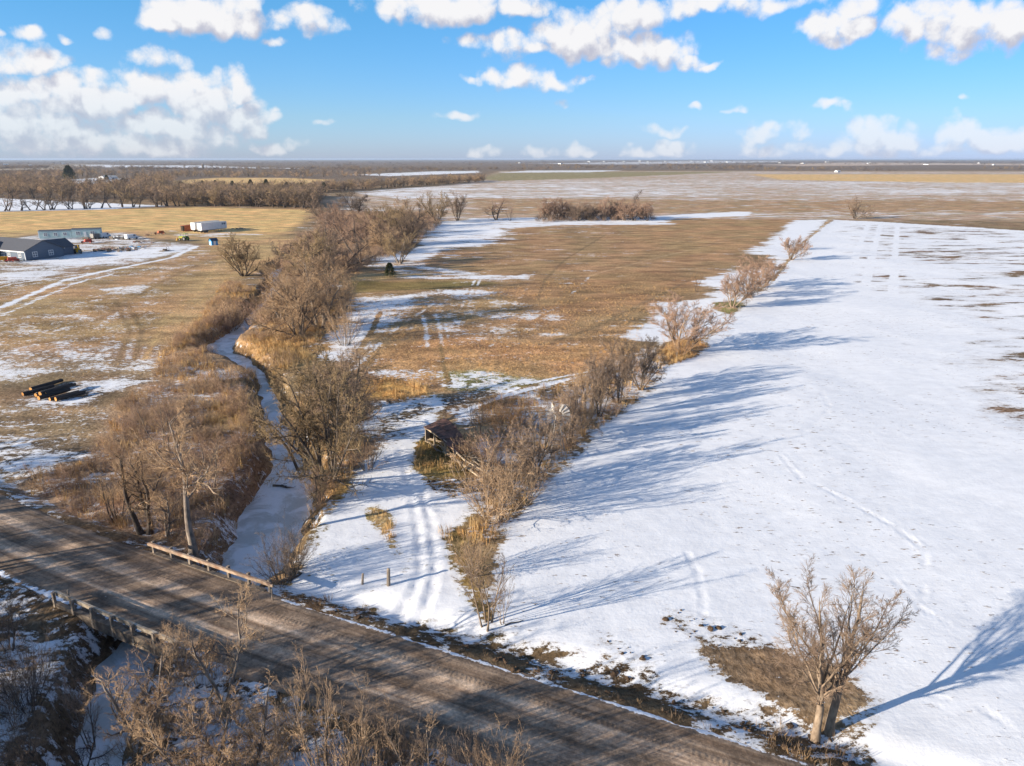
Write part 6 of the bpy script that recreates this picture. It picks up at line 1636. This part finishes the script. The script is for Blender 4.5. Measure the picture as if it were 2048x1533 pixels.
def window(e, x0, x1, z0, z1, y, face, frame=TRIM, depth=0.06):
    """window in a wall; face 'y-' : wall in the xz plane at y, looking to -y; 'x-': wall in the yz plane at x=y, looking to -x"""
    s = 0.12
    def bx(u0, u1, w0, w1, d0, d1, nm, mt, par):
        if face == 'y-':
            return MB().box((u0, y - d1, w0), (u1, y - d0, w1)).build(nm, mt, par)
        return MB().box((y - d1, u0, w0), (y - d0, u1, w1)).build(nm, mt, par)
    w = bx(x0, x1, z0, z1, -0.02, 0.03, 'window', GLASS, e)
    bx(x0 - s, x1 + s, z1, z1 + s, -0.02, depth, 'window_frame', frame, w)
    bx(x0 - s, x1 + s, z0 - s, z0, -0.02, depth + 0.03, 'window_sill', frame, w)
    bx(x0 - s, x0, z0, z1, -0.02, depth, 'window_frame', frame, w)
    bx(x1, x1 + s, z0, z1, -0.02, depth, 'window_frame', frame, w)
    xm = (x0 + x1) / 2; zm = (z0 + z1) / 2
    bx(xm - 0.05, xm + 0.05, z0, z1, 0.03, depth - 0.005, 'muntin', frame, w)
    bx(x0, xm - 0.05, zm - 0.05, zm + 0.05, 0.03, depth - 0.01, 'muntin', frame, w)
    bx(xm + 0.05, x1, zm - 0.05, zm + 0.05, 0.03, depth - 0.01, 'muntin', frame, w)

def roof_slabs(e, poly_fn, mat):
    pass

def house():
    # gable wall from the near corner (local origin) along +x; the house runs back along +y (to the left of the view)
    e, wd = frame_at('farmhouse', 'new slate blue single-storey house with grey gabled roof', 'house', (52, 521.5), (128, 512.5))
    eave, ridge, Lh = 2.9, 5.6, 26.0
    MB().prism([(0, -0.4), (wd, -0.4), (wd, eave), (wd / 2, ridge), (0, eave)], 'y', 0, Lh).build('wall', SIDING, e)
    # two roof slopes with overhang
    ov, th = 0.5, 0.18
    sl = (ridge - eave) / (wd / 2)
    r = None
    for sx in (0, 1):
        def X(x):
            return x if sx == 0 else wd - x
        pr = [(X(-ov), eave - sl * ov + 0.03), (X(wd / 2), ridge + 0.03), (X(wd / 2), ridge + 0.03 + th), (X(-ov), eave - sl * ov + 0.03 + th)]
        rr = MB().prism(pr, 'y', -ov, Lh + ov).build('roof', SHINGLE, e)
        MB().prism([(X(-ov - 0.01), eave - sl * ov - 0.16), (X(-ov + 0.03), eave - sl * ov - 0.16), (X(-ov + 0.03), eave - sl * ov + 0.16), (X(-ov - 0.01), eave - sl * ov + 0.16)], 'y', -ov, Lh + ov).build('fascia', TRIM, rr)
    MB().box((-0.04, -0.06, -0.3), (0.12, -0.005, eave)).build('corner_trim', TRIM, e)
    MB().box((-0.06, -0.03, -0.3), (-0.005, 0.14, eave)).build('corner_trim', TRIM, e)
    window(e, wd * 0.20, wd * 0.20 + 1.3, 0.95, 2.35, 0.0, 'y-')
    window(e, wd * 0.62, wd * 0.62 + 1.3, 0.95, 2.35, 0.0, 'y-')
    for y0 in (2.0, 7.5, 10.5):
        window(e, y0, y0 + 1.3, 0.95, 2.3, 0.0, 'x-')
    # projecting entrance wing with its own gable towards -x
    MB().prism([(12.5, -0.4), (20.5, -0.4), (20.5, 2.9), (16.5, 4.7), (12.5, 2.9)], 'x', -3.6, -0.002).build('entrance_wing', SIDING, e)
    for s in (0, 1):
        y = [12.0, 16.5] if s == 0 else [21.0, 16.5]
        MB().prism([(y[0], 2.70), (y[1], 4.74), (y[1], 4.92), (y[0], 2.88)], 'x', -4.1, 3.2).build('wing_roof', SHINGLE, e)
    # rear wing roof beyond the ridge
    MB().prism([(2.5, 2.6), (11.5, 2.6), (7.0, 5.0)], 'x', wd - 2.5, wd + 6.0).build('rear_wing', SHINGLE, e)
    MB().box((wd + 0.003, 2.9, -0.3), (wd + 5.6, 11.1, 2.58)).build('rear_wing_wall', SIDING, e)
house()

def mobile_home():
    e, L = frame_at('mobile_home', 'long pale aqua mobile home with bent roof behind the slate house', 'mobile home', (80, 481), (170, 485.5))
    L = 21.0
    e.rotation_euler.z = math.radians(20)
    D, h = 4.2, 3.3
    MB().box((0, 0, 0.5), (L * 0.52, D, h)).build('front_section', AQUA, e)
    MB().box((L * 0.525, -0.05, 0.5), (L, D - 0.05, h + 0.3)).build('rear_section', AQUA, e)
    MB().box((-0.25, 0, 0.45), (-0.003, D, h + 0.02)).build('end_wall', WHITE, e)
    MB().prism([(-0.15, h + 0.003), (D + 0.15, h + 0.003), (D / 2, h + 0.35)], 'x', -0.2, L * 0.52).build('roof', SHINGLE, e)
    MB().prism([(-0.2, h + 0.303), (D + 0.1, h + 0.303), (D / 2, h + 0.65)], 'x', L * 0.523, L + 0.2).build('roof', SHINGLE, e)
    MB().box((0.1, 0.12, -0.3), (L - 0.1, D - 0.2, 0.497)).build('skirting', WHITE, e)
    for x in (1.6, 5.0, 8.2):
        window(e, x, x + 1.1, 1.5, 2.5, 0.0, 'y-')
    for x in (12.6, 17.6):
        window(e, x, x + 1.3, 1.6, 2.7, -0.05, 'y-')
    d = MB().box((15.2, -0.10, 0.6), (16.1, -0.04, 2.6)).build('door', WHITE, e)
    MB().box((15.25, -0.16, 1.5), (15.31, -0.101, 1.62)).build('handle', STEEL, d)
    s = MB().box((14.6, -1.5, -0.2), (16.7, -0.12, 0.5)).build('door_step', WOOD_PALE, e)
    MB().bar((14.65, -1.45, 0.5), (14.65, -1.45, 1.3), 0.07, 0.07).build('railing', WHITE, s)
    MB().bar((16.65, -1.45, 0.5), (16.65, -1.45, 1.3), 0.07, 0.07).build('railing', WHITE, s)
    MB().bar((14.6, -1.45, 1.32), (16.7, -1.45, 1.32), 0.06, 0.06).build('railing', WHITE, s)
mobile_home()

def wheel(parent, x, y, r, w, axis='y'):
    a = (x, y - w / 2, r) if axis == 'y' else (x - w / 2, y, r)
    b = (x, y + w / 2, r) if axis == 'y' else (x + w / 2, y, r)
    t = MB().tube(a, b, r, r, 14).build('wheel', RUBBER, parent)
    c = (x, y - w / 2 - 0.02, r) if axis == 'y' else (x - w / 2 - 0.02, y, r)
    d = (x, y + w / 2 + 0.02, r) if axis == 'y' else (x + w / 2 + 0.02, y, r)
    MB().tube(c, d, r * 0.5, r * 0.5, 10).build('rim', STEEL, t)

def trailer(a, b, label, L=13.6, name='box_trailer'):
    e, _ = frame_at(name, label, 'trailer', a, b, 'white box trailers beside the golden field')
    bd = MB().box((0, 0, 1.1), (L, 2.5, 3.95)).build('box', WHITE, e)
    MB().box((-0.05, 0.08, 1.15), (-0.004, 1.22, 3.85)).build('rear_door', WHITE, bd)
    MB().box((-0.05, 1.28, 1.15), (-0.004, 2.42, 3.85)).build('rear_door', WHITE, bd)
    MB().box((-0.02, -0.02, 3.952), (L + 0.02, 2.52, 4.03)).build('roof_rail', GALV, bd)
    for i in range(12):
        x = 0.6 + i * (L - 1.2) / 11
        MB().box((x - 0.03, -0.03, 1.12), (x + 0.03, -0.002, 3.93)).build('side_rib', WHITE, bd)
    MB().box((0.1, 0.5, 0.85), (L - 0.2, 2.0, 1.098)).build('chassis', STEEL, e)
    for x in (1.6, 2.9):
        for y in (0.35, 2.15):
            wheel(e, x, y, 0.5, 0.5)
    for y in (0.5, 2.0):
        MB().box((L - 3.1, y - 0.08, -0.1), (L - 2.95, y + 0.08, 0.85)).build('landing_leg', STEEL, e)
    return e, bd
e1, bd = trailer((404.5, 466.5), (451, 461.5), 'white box trailer with dark lettering near one end of its side')
# faded fleet mark near the front of the side wall
mk = MB()
for i, (x0, x1) in enumerate([(10.9, 11.15), (11.3, 11.75), (11.9, 12.1), (12.2, 12.65), (12.75, 12.95)]):
    mk.box((x0, -0.012, 3.05 - 0.1 * (i % 2)), (x1, -0.003, 3.5))
    mk.box((x0, -0.012, 2.7), (x1 - 0.08, -0.003, 2.95))
mk.build('fleet_marking', DARKBLUE, bd)
trailer((391, 464.8), (438, 459.8), 'white box trailer parked behind the lettered one')

def container():
    e, _ = frame_at('shipping_container', 'rust red shipping container with open dark end beside the white trailers', 'container', (370, 463.5), (384, 462.0))
    L, D, H = 5.6, 2.4, 2.5
    w = MB().box((0, 0, 0.1), (L, D, H)).build('body', ORANGE, e)
    for i in range(14):
        x = 0.3 + i * 0.38
        MB().box((x, -0.05, 0.2), (x + 0.18, -0.003, H - 0.1)).build('corrugation', ORANGE, w)
    MB().box((-0.06, 0.1, 0.2), (-0.004, D - 0.1, H - 0.1)).build('open_end_shade', WOOD_DARK, e)  # dark panel on the closed body stands in for the shaded inside
    MB().box((-1.1, -0.04, 0.2), (-0.05, 0.02, H - 0.1)).build('door', WOOD_DARK, e)
container()

def blue_shed():
    e, _ = frame_at('garden_shed', 'small bright blue shed with dark roof by the yard track', 'shed', (424, 491.5), (436, 490.5))
    L, D, H = 2.3, 2.2, 1.7
    MB().prism([(0, -0.2), (D, -0.2), (D, H), (D / 2, H + 0.7), (0, H)], 'x', 0, L).build('wall', BLUE, e)
    for s in (0, 1):
        y = [-0.25, D / 2] if s == 0 else [D + 0.25, D / 2]
        MB().prism([(y[0], H - 0.12), (y[1], H + 0.74), (y[1], H + 0.84), (y[0], H - 0.02)], 'x', -0.2, L + 0.2).build('roof', DARKBLUE, e)
    d = MB().box((0.7, -0.05, 0.0), (1.5, -0.004, 1.5)).build('door', WHITE, e)
    MB().box((0.76, -0.09, 0.7), (0.82, -0.051, 0.8)).build('handle', STEEL, d)
    MB().box((-0.05, 0.6, 0.1), (-0.004, 1.6, 1.3)).build('side_panel', WHITE, e)
blue_shed()

def tractor(a, b, label, paint, sc=1.0, cab=True, name='tractor'):
    e, _ = frame_at(name, label, 'tractor', a, b)
    e.scale = (sc, sc, sc)
    wheel(e, 0.0, -0.85, 0.80, 0.45); wheel(e, 0.0, 0.85, 0.80, 0.45)
    wheel(e, 2.3, -0.75, 0.5, 0.3); wheel(e, 2.3, 0.75, 0.5, 0.3)
    MB().prism([(0.5, 0.75), (3.0, 0.75), (3.05, 1.45), (2.8, 1.6), (0.5, 1.75)], 'y', -0.42, 0.42).build('hood', paint, e)
    MB().box((-0.9, -0.5, 0.55), (0.5, 0.5, 1.2)).build('rear_body', paint, e)
    for s in (-1, 1):
        MB().prism([(-0.8, 1.3), (-0.4, 1.75), (0.4, 1.75), (0.7, 1.35), (0.6, 1.25), (0.3, 1.62), (-0.35, 1.62), (-0.7, 1.2)], 'y', s * 0.62 - 0.2, s * 0.62 + 0.2).build('fender', paint, e)
    if cab:
        for x in (-0.75, 0.45):
            for y in (-0.6, 0.6):
                MB().bar((x, y, 1.2), (x * 0.9, y * 0.9, 2.6), 0.08, 0.08).build('cab_pillar', STEEL, e)
        MB().box((-0.85, -0.68, 2.6), (0.55, 0.68, 2.75)).build('cab_roof', paint, e)
    MB().box((-0.5, -0.25, 1.2), (0.0, 0.25, 1.75)).build('seat', RUBBER, e)
    MB().tube((2.2, 0.2, 1.6), (2.2, 0.2, 2.4), 0.06, 0.06, 8).build('exhaust', STEEL, e)
    return e
t1 = tractor((372, 482), (362, 481.5), 'small green and yellow tractor standing in the yard grass', GREENP)
# front loader arms
MB().bar((1.0, -0.55, 1.3), (3.6, -0.55, 0.6), 0.12, 0.18).build('loader_arm', YELLOW, t1)
MB().bar((1.0, 0.55, 1.3), (3.6, 0.55, 0.6), 0.12, 0.18).build('loader_arm', YELLOW, t1)
MB().prism([(3.5, 0.1), (4.3, 0.1), (4.35, 0.2), (3.7, 0.3), (3.7, 0.9), (3.5, 0.9)], 'y', -0.85, 0.85).build('bucket', YELLOW, t1)

def backhoe():
    e, _ = frame_at('backhoe', 'yellow backhoe parked beside the slate house', 'backhoe', (156, 507), (146, 502))
    wheel(e, 0, -0.9, 0.75, 0.45); wheel(e, 0, 0.9, 0.75, 0.45); wheel(e, 2.4, -0.85, 0.5, 0.35); wheel(e, 2.4, 0.85, 0.5, 0.35)
    MB().prism([(-1.0, 0.6), (3.1, 0.6), (3.1, 1.5), (0.9, 1.7), (-1.0, 1.5)], 'y', -0.5, 0.5).build('body', YELLOW, e)
    c = MB().box((-0.7, -0.7, 1.5), (0.7, 0.7, 1.9)).build('cab', YELLOW, e)
    MB().box((-0.62, -0.66, 1.901), (0.62, 0.66, 2.75)).build('cab_glass', GLASS, c)
    MB().box((-0.8, -0.75, 2.751), (0.8, 0.75, 2.9)).build('cab_roof', YELLOW, c)
    for s in (-0.6, 0.6):
        MB().bar((1.0, s, 1.5), (3.9, s, 0.7), 0.14, 0.2).build('loader_arm', YELLOW, e)
    MB().prism([(3.7, 0.05), (4.7, 0.05), (4.75, 0.18), (3.95, 0.3), (3.95, 1.0), (3.7, 1.0)], 'y', -1.1, 1.1).build('bucket', YELLOW, e)
    MB().bar((-1.0, 0, 1.2), (-2.2, 0, 3.1), 0.22, 0.28).build('boom', YELLOW, e)
    MB().bar((-2.2, 0, 3.1), (-3.3, 0, 1.5), 0.18, 0.24).build('dipper', YELLOW, e)
    MB().prism([(-3.6, 0.7), (-2.9, 0.8), (-2.95, 1.5), (-3.4, 1.5)], 'y', -0.3, 0.3).build('digging_bucket', STEEL, e)
backhoe()

def van(a, b, label, paint, name='van', cat='van'):
    e, _ = frame_at(name, label, cat, a, b)
    MB().prism([(0, 0.35), (4.8, 0.35), (4.85, 1.0), (4.3, 1.2), (3.6, 1.95), (0.05, 2.0)], 'y', -0.9, 0.9).build('body', paint, e)
    MB().prism([(3.72, 1.22), (4.2, 1.22), (3.62, 1.86)], 'y', -0.83, 0.905).build('side_window', GLASS, e)
    MB().prism([(2.7, 1.22), (3.6, 1.22), (3.52, 1.84), (2.7, 1.84)], 'y', -0.907, 0.907).build('side_window', GLASS, e)
    for x in (0.9, 3.9):
        for y in (-0.85, 0.85):
            wheel(e, x, y, 0.35, 0.25)
    for y in (-0.65, 0.65):
        MB().box((4.82, y - 0.15, 0.65), (4.88, y + 0.15, 0.85)).build('headlight', TRIM, e)
    MB().box((-0.06, -0.85, 0.4), (-0.003, 0.85, 0.55)).build('bumper', STEEL, e)
van((200, 477), (212, 475.5), 'white delivery van parked by the mobile home', WHITE)
van((184, 478.5), (193, 477.5), 'dark grey van next to the white delivery van', STEEL)
van((252, 479.5), (262, 478.5), 'white pickup sized van beside the scrap heap', WHITE)

def implement(a, b, label, paint, n=5):
    e, L = frame_at('farm_implement', label, 'farm machine', a, b)
    MB().bar((0, 0, 0.6), (3.6, 0, 0.6), 0.2, 0.2).build('tool_bar', paint, e)
    MB().bar((0, 1.2, 0.6), (3.6, 1.2, 0.6), 0.2, 0.2).build('tool_bar', paint, e)
    MB().bar((1.8, -1.6, 0.5), (1.8, 1.3, 0.62), 0.16, 0.2).build('draw_bar', paint, e)
    for i in range(n):
        x = 0.2 + i * 3.2 / (n - 1)
        MB().bar((x, 0, 0.6), (x, -0.35, 0.02), 0.08, 0.14).build('tine', STEEL, e)
        MB().bar((x, 1.2, 0.6), (x, 0.85, 0.02), 0.08, 0.14).build('tine', STEEL, e)
    MB().prism([(0.5, 0.7), (3.1, 0.7), (2.9, 1.5), (0.7, 1.5)], 'y', 0.1, 1.1).build('hopper', paint, e)
    wheel(e, 0.3, 1.9, 0.45, 0.25); wheel(e, 3.3, 1.9, 0.45, 0.25)
implement((12, 526), (26, 525), 'faded red farm implement standing in front of the slate house', REDP)
implement((-6, 524.5), (6, 523.8), 'orange and yellow farm implement left of the red one', YELLOW)
implement((316, 470), (322, 469.4), 'rusty dark farm implement alone at the field edge', ORANGE, 4)
implement((168, 488), (180, 487), 'rusty red farm implement in front of the mobile home', REDP, 4)

def scrap_heap(px, py, label, n, r, seed, mats):
    x, y = W(px, py)
    e = thing('scrap_heap', label, 'scrap heap', (x, y, gz(x, y)), 0)
    rb = random.Random(seed)
    for i in range(n):
        a = rb.uniform(0, 6.28); q = r * math.sqrt(rb.random()); h = max(0.05, 1.3 * (1 - q / r))
        p = Vector((q * math.cos(a) * 1.6, q * math.sin(a), rb.uniform(0, h)))
        d = Vector((rb.gauss(0, 1), rb.gauss(0, 1), rb.gauss(0, 0.35))).normalized() * rb.uniform(0.8, 2.6)
        if rb.random() < 0.6:
            MB().bar(p, p + d, rb.uniform(0.1, 0.25), 0.06).build('scrap_board', rb.choice(mats), e)
        else:
            MB().box((p.x - 0.5, p.y - 0.4, p.z - 0.1), (p.x + rb.uniform(0.2, 0.8), p.y + rb.uniform(0.2, 0.7), p.z + rb.uniform(0.1, 0.5))).build('scrap_sheet', rb.choice(mats), e)
scrap_heap(228, 501, 'long heap of scrap wood and rubble in the snowy yard', 60, 4.5, 1, [WOOD_PALE, WOOD_GREY, WOOD_DARK, SNOWM, RUST_ROOF])
scrap_heap(263, 497, 'heap of blue and grey scrap at the end of the rubble heap', 34, 3.0, 2, [BLUE, WOOD_GREY, GALV, SNOWM, WOOD_DARK])
scrap_heap(232, 477, 'row of junk along the edge of the golden field', 36, 5.0, 3, [WOOD_DARK, STEEL, WHITE, WOOD_GREY])
scrap_heap(285, 486, 'low pile of dark scrap on the yard snow', 18, 3.0, 4, [WOOD_DARK, RUST_ROOF, WOOD_GREY])
scrap_heap(332, 503, 'small pile of broken pallets on the open yard snow', 10, 1.3, 5, [WOOD_DARK, WOOD_GREY])
scrap_heap(300, 471, 'pale pile of boards beside the rusty implement', 14, 1.8, 6, [WOOD_PALE, WHITE, RUST_ROOF])
scrap_heap(476, 459, 'pile of pale timber beyond the end of the trailers', 16, 2.2, 7, [WOOD_PALE, WOOD_PALE, WOOD_DARK])
scrap_heap(180, 475, 'heap of dark salvage between the mobile home and the vans', 20, 2.2, 8, [WOOD_DARK, STEEL, WOOD_GREY])

# ------------------------------------------------------------------ far buildings
def barn(px, py, wpx, hm, label, ratio=1.6, mat=WHITE, roof=GALV, group=None, name='barn', cat='barn', rz=0.5):
    x, y = W(px, py)
    L = wpx / F * y
    e = thing(name, label, cat, (x, y, gz(x, y)), rz, group)
    D = L / ratio
    h = hm * 0.68
    w = MB().prism([(-D / 2, -0.5), (D / 2, -0.5), (D / 2, h), (0, hm), (-D / 2, h)], 'x', -L / 2, L / 2).build('wall', mat, e)
    for s in (-1, 1):
        MB().prism([(s * (D / 2 + 0.4), h - 0.2), (0, hm + 0.05), (0, hm + 0.3), (s * (D / 2 + 0.4), h + 0.05)], 'x', -L / 2 - 0.4, L / 2 + 0.4).build('roof', roof, e)
    MB().box((-L / 2 - 0.1, -D * 0.2, 0), (-L / 2 - 0.01, D * 0.2, h * 0.8)).build('door', STEEL, e)
    MB().box((L * 0.1, -D / 2 - 0.1, 0), (L * 0.25, -D / 2 - 0.01, h * 0.7)).build('door', STEEL, e)
barn(217, 360, 26, 6.0, 'large white barn in front of the far woods', 1.3, WHITE, GALV, rz=0.9)
barn(12, 331, 8, 6, 'tiny white farm building far beyond the left wood', group='far white buildings')
barn(60, 332, 5, 6, 'tiny pale farmhouse alone on the far pale field', group='far white buildings')
barn(127, 329, 6, 7, 'tiny white shed at the corner of the far pale field', group='far white buildings')
barn(230, 323, 13, 9, 'long low white building on the left horizon', 3, group='far white buildings')
barn(672, 320.5, 12, 12, 'long pale building on the middle of the horizon', 3, group='far white buildings')
R3 = random.Random(12)
for px, py in [(1180, 324), (1205, 323), (1250, 325), (1275, 323.5), (1300, 324), (1330, 323.5), (1352, 324.5), (1380, 323), (1408, 325), (1430, 323), (1455, 325), (1560, 326), (1610, 327), (1660, 325.5), (1740, 327), (1850, 330), (1960, 326), (1990, 331), (1040, 326), (1120, 328)]:
    barn(px + R3.uniform(-6, 6), py + R3.uniform(0, 1), R3.uniform(4, 9), R3.uniform(5, 8), 'tiny pale farm building among the far shelter belts on the plain', R3.uniform(1.2, 2.2), R3.choice([WHITE, WHITE, TRIM]), R3.choice([GALV, WHITE, SHINGLE]), 'tiny farm buildings on the plain', 'farm_building', 'building', R3.uniform(0, 3))
barn(1675, 345, 9, 4.5, 'small pale shed at the far edge of the great field', 1.4)

def silo(px, py, h, label):
    x, y = W(px, py)
    e = thing('silo', label, 'silo', (x, y, gz(x, y)))
    MB().tube((0, 0, -0.5), (0, 0, h), 3.0, 3.0, 16).build('wall', CONCRETE, e)
    MB().tube((0, 0, h + 0.003), (0, 0, h + 1.8), 3.1, 0.6, 16).build('roof', GALV, e)
silo(406, 338, 14, 'grey concrete silo standing above the far tree line')

# ------------------------------------------------------------------ mud clods thrown up along the road and gate
def clods():
    rng = np.random.default_rng(8)
    v, f = [], []
    meshes = []
    for i in range(3):
        import bmesh
        bm = bmesh.new(); bmesh.ops.create_icosphere(bm, subdivisions=2, radius=0.5)
        me = bpy.data.meshes.new('clod')
        for q in bm.verts:
            q.co *= 0.75 + 0.5 * rng.random()
            q.co.z *= 0.6
        bm.to_mesh(me); bm.free(); meshes.append(me)
    regs = [([(920, 1290), (1000, 1310), (1260, 1400), (1430, 1455), (1250, 1440), (1050, 1362)], 1.6), ([(1180, 1265), (1240, 1270), (1330, 1320), (1260, 1330)], 1.2),
            ([(1320, 1210), (1460, 1235), (1580, 1280), (1440, 1300), (1340, 1260)], 1.0), ([(1430, 1450), (1560, 1430), (1690, 1470), (1720, 1540), (1500, 1560)], 2.2),
            ([(540, 1198), (770, 1215), (740, 1245), (560, 1222)], 1.4), ([(850, 960), (910, 960), (950, 1000), (860, 990)], 1.2), ([(500, 1225), (860, 1310), (880, 1325), (520, 1240)], 1.2), ([(760, 1245), (1000, 1290), (1280, 1350), (1560, 1450), (1250, 1400), (1000, 1320)], 0.9)]
    P = np.concatenate([pts_in(p, d) for p, d in regs])
    s, c = road_sc(P[:, 0], P[:, 1]); P = P[np.abs(c) > 3.7]
    z = base_z(P[:, 0], P[:, 1])
    k = 0.09 + 0.33 * SRNG.random(len(P)) ** 3
    rot = np.stack([SRNG.normal(0, 0.3, len(P)), SRNG.normal(0, 0.3, len(P)), SRNG.uniform(0, 6.28, len(P))], 1)
    scatter('mud_clods', np.concatenate([P, z[:, None] + 0.03], 1), np.stack([k * 1.3, k, k], 1), rot, meshes, [CLOD, CLOD, CLOD])
clods()

# ------------------------------------------------------------------ the air over the plain
def haze():
    e = 61500.0
    MBx = MB().box((-e, -2000, -8), (e, e, 34))
    o = MBx.build('haze', None, None, kind='stuff')
    m = bpy.data.materials.new('haze_air'); m.use_nodes = True
    t = m.node_tree; t.nodes.clear()
    out = t.nodes.new('ShaderNodeOutputMaterial'); pv = t.nodes.new('ShaderNodeVolumePrincipled')
    pv.inputs['Color'].default_value = (0.62, 0.76, 0.95, 1)
    pv.inputs['Density'].default_value = 0.000045
    pv.inputs['Anisotropy'].default_value = 0.1
    t.links.new(pv.outputs[0], out.inputs['Volume'])
    o.data.materials.append(m)
haze()
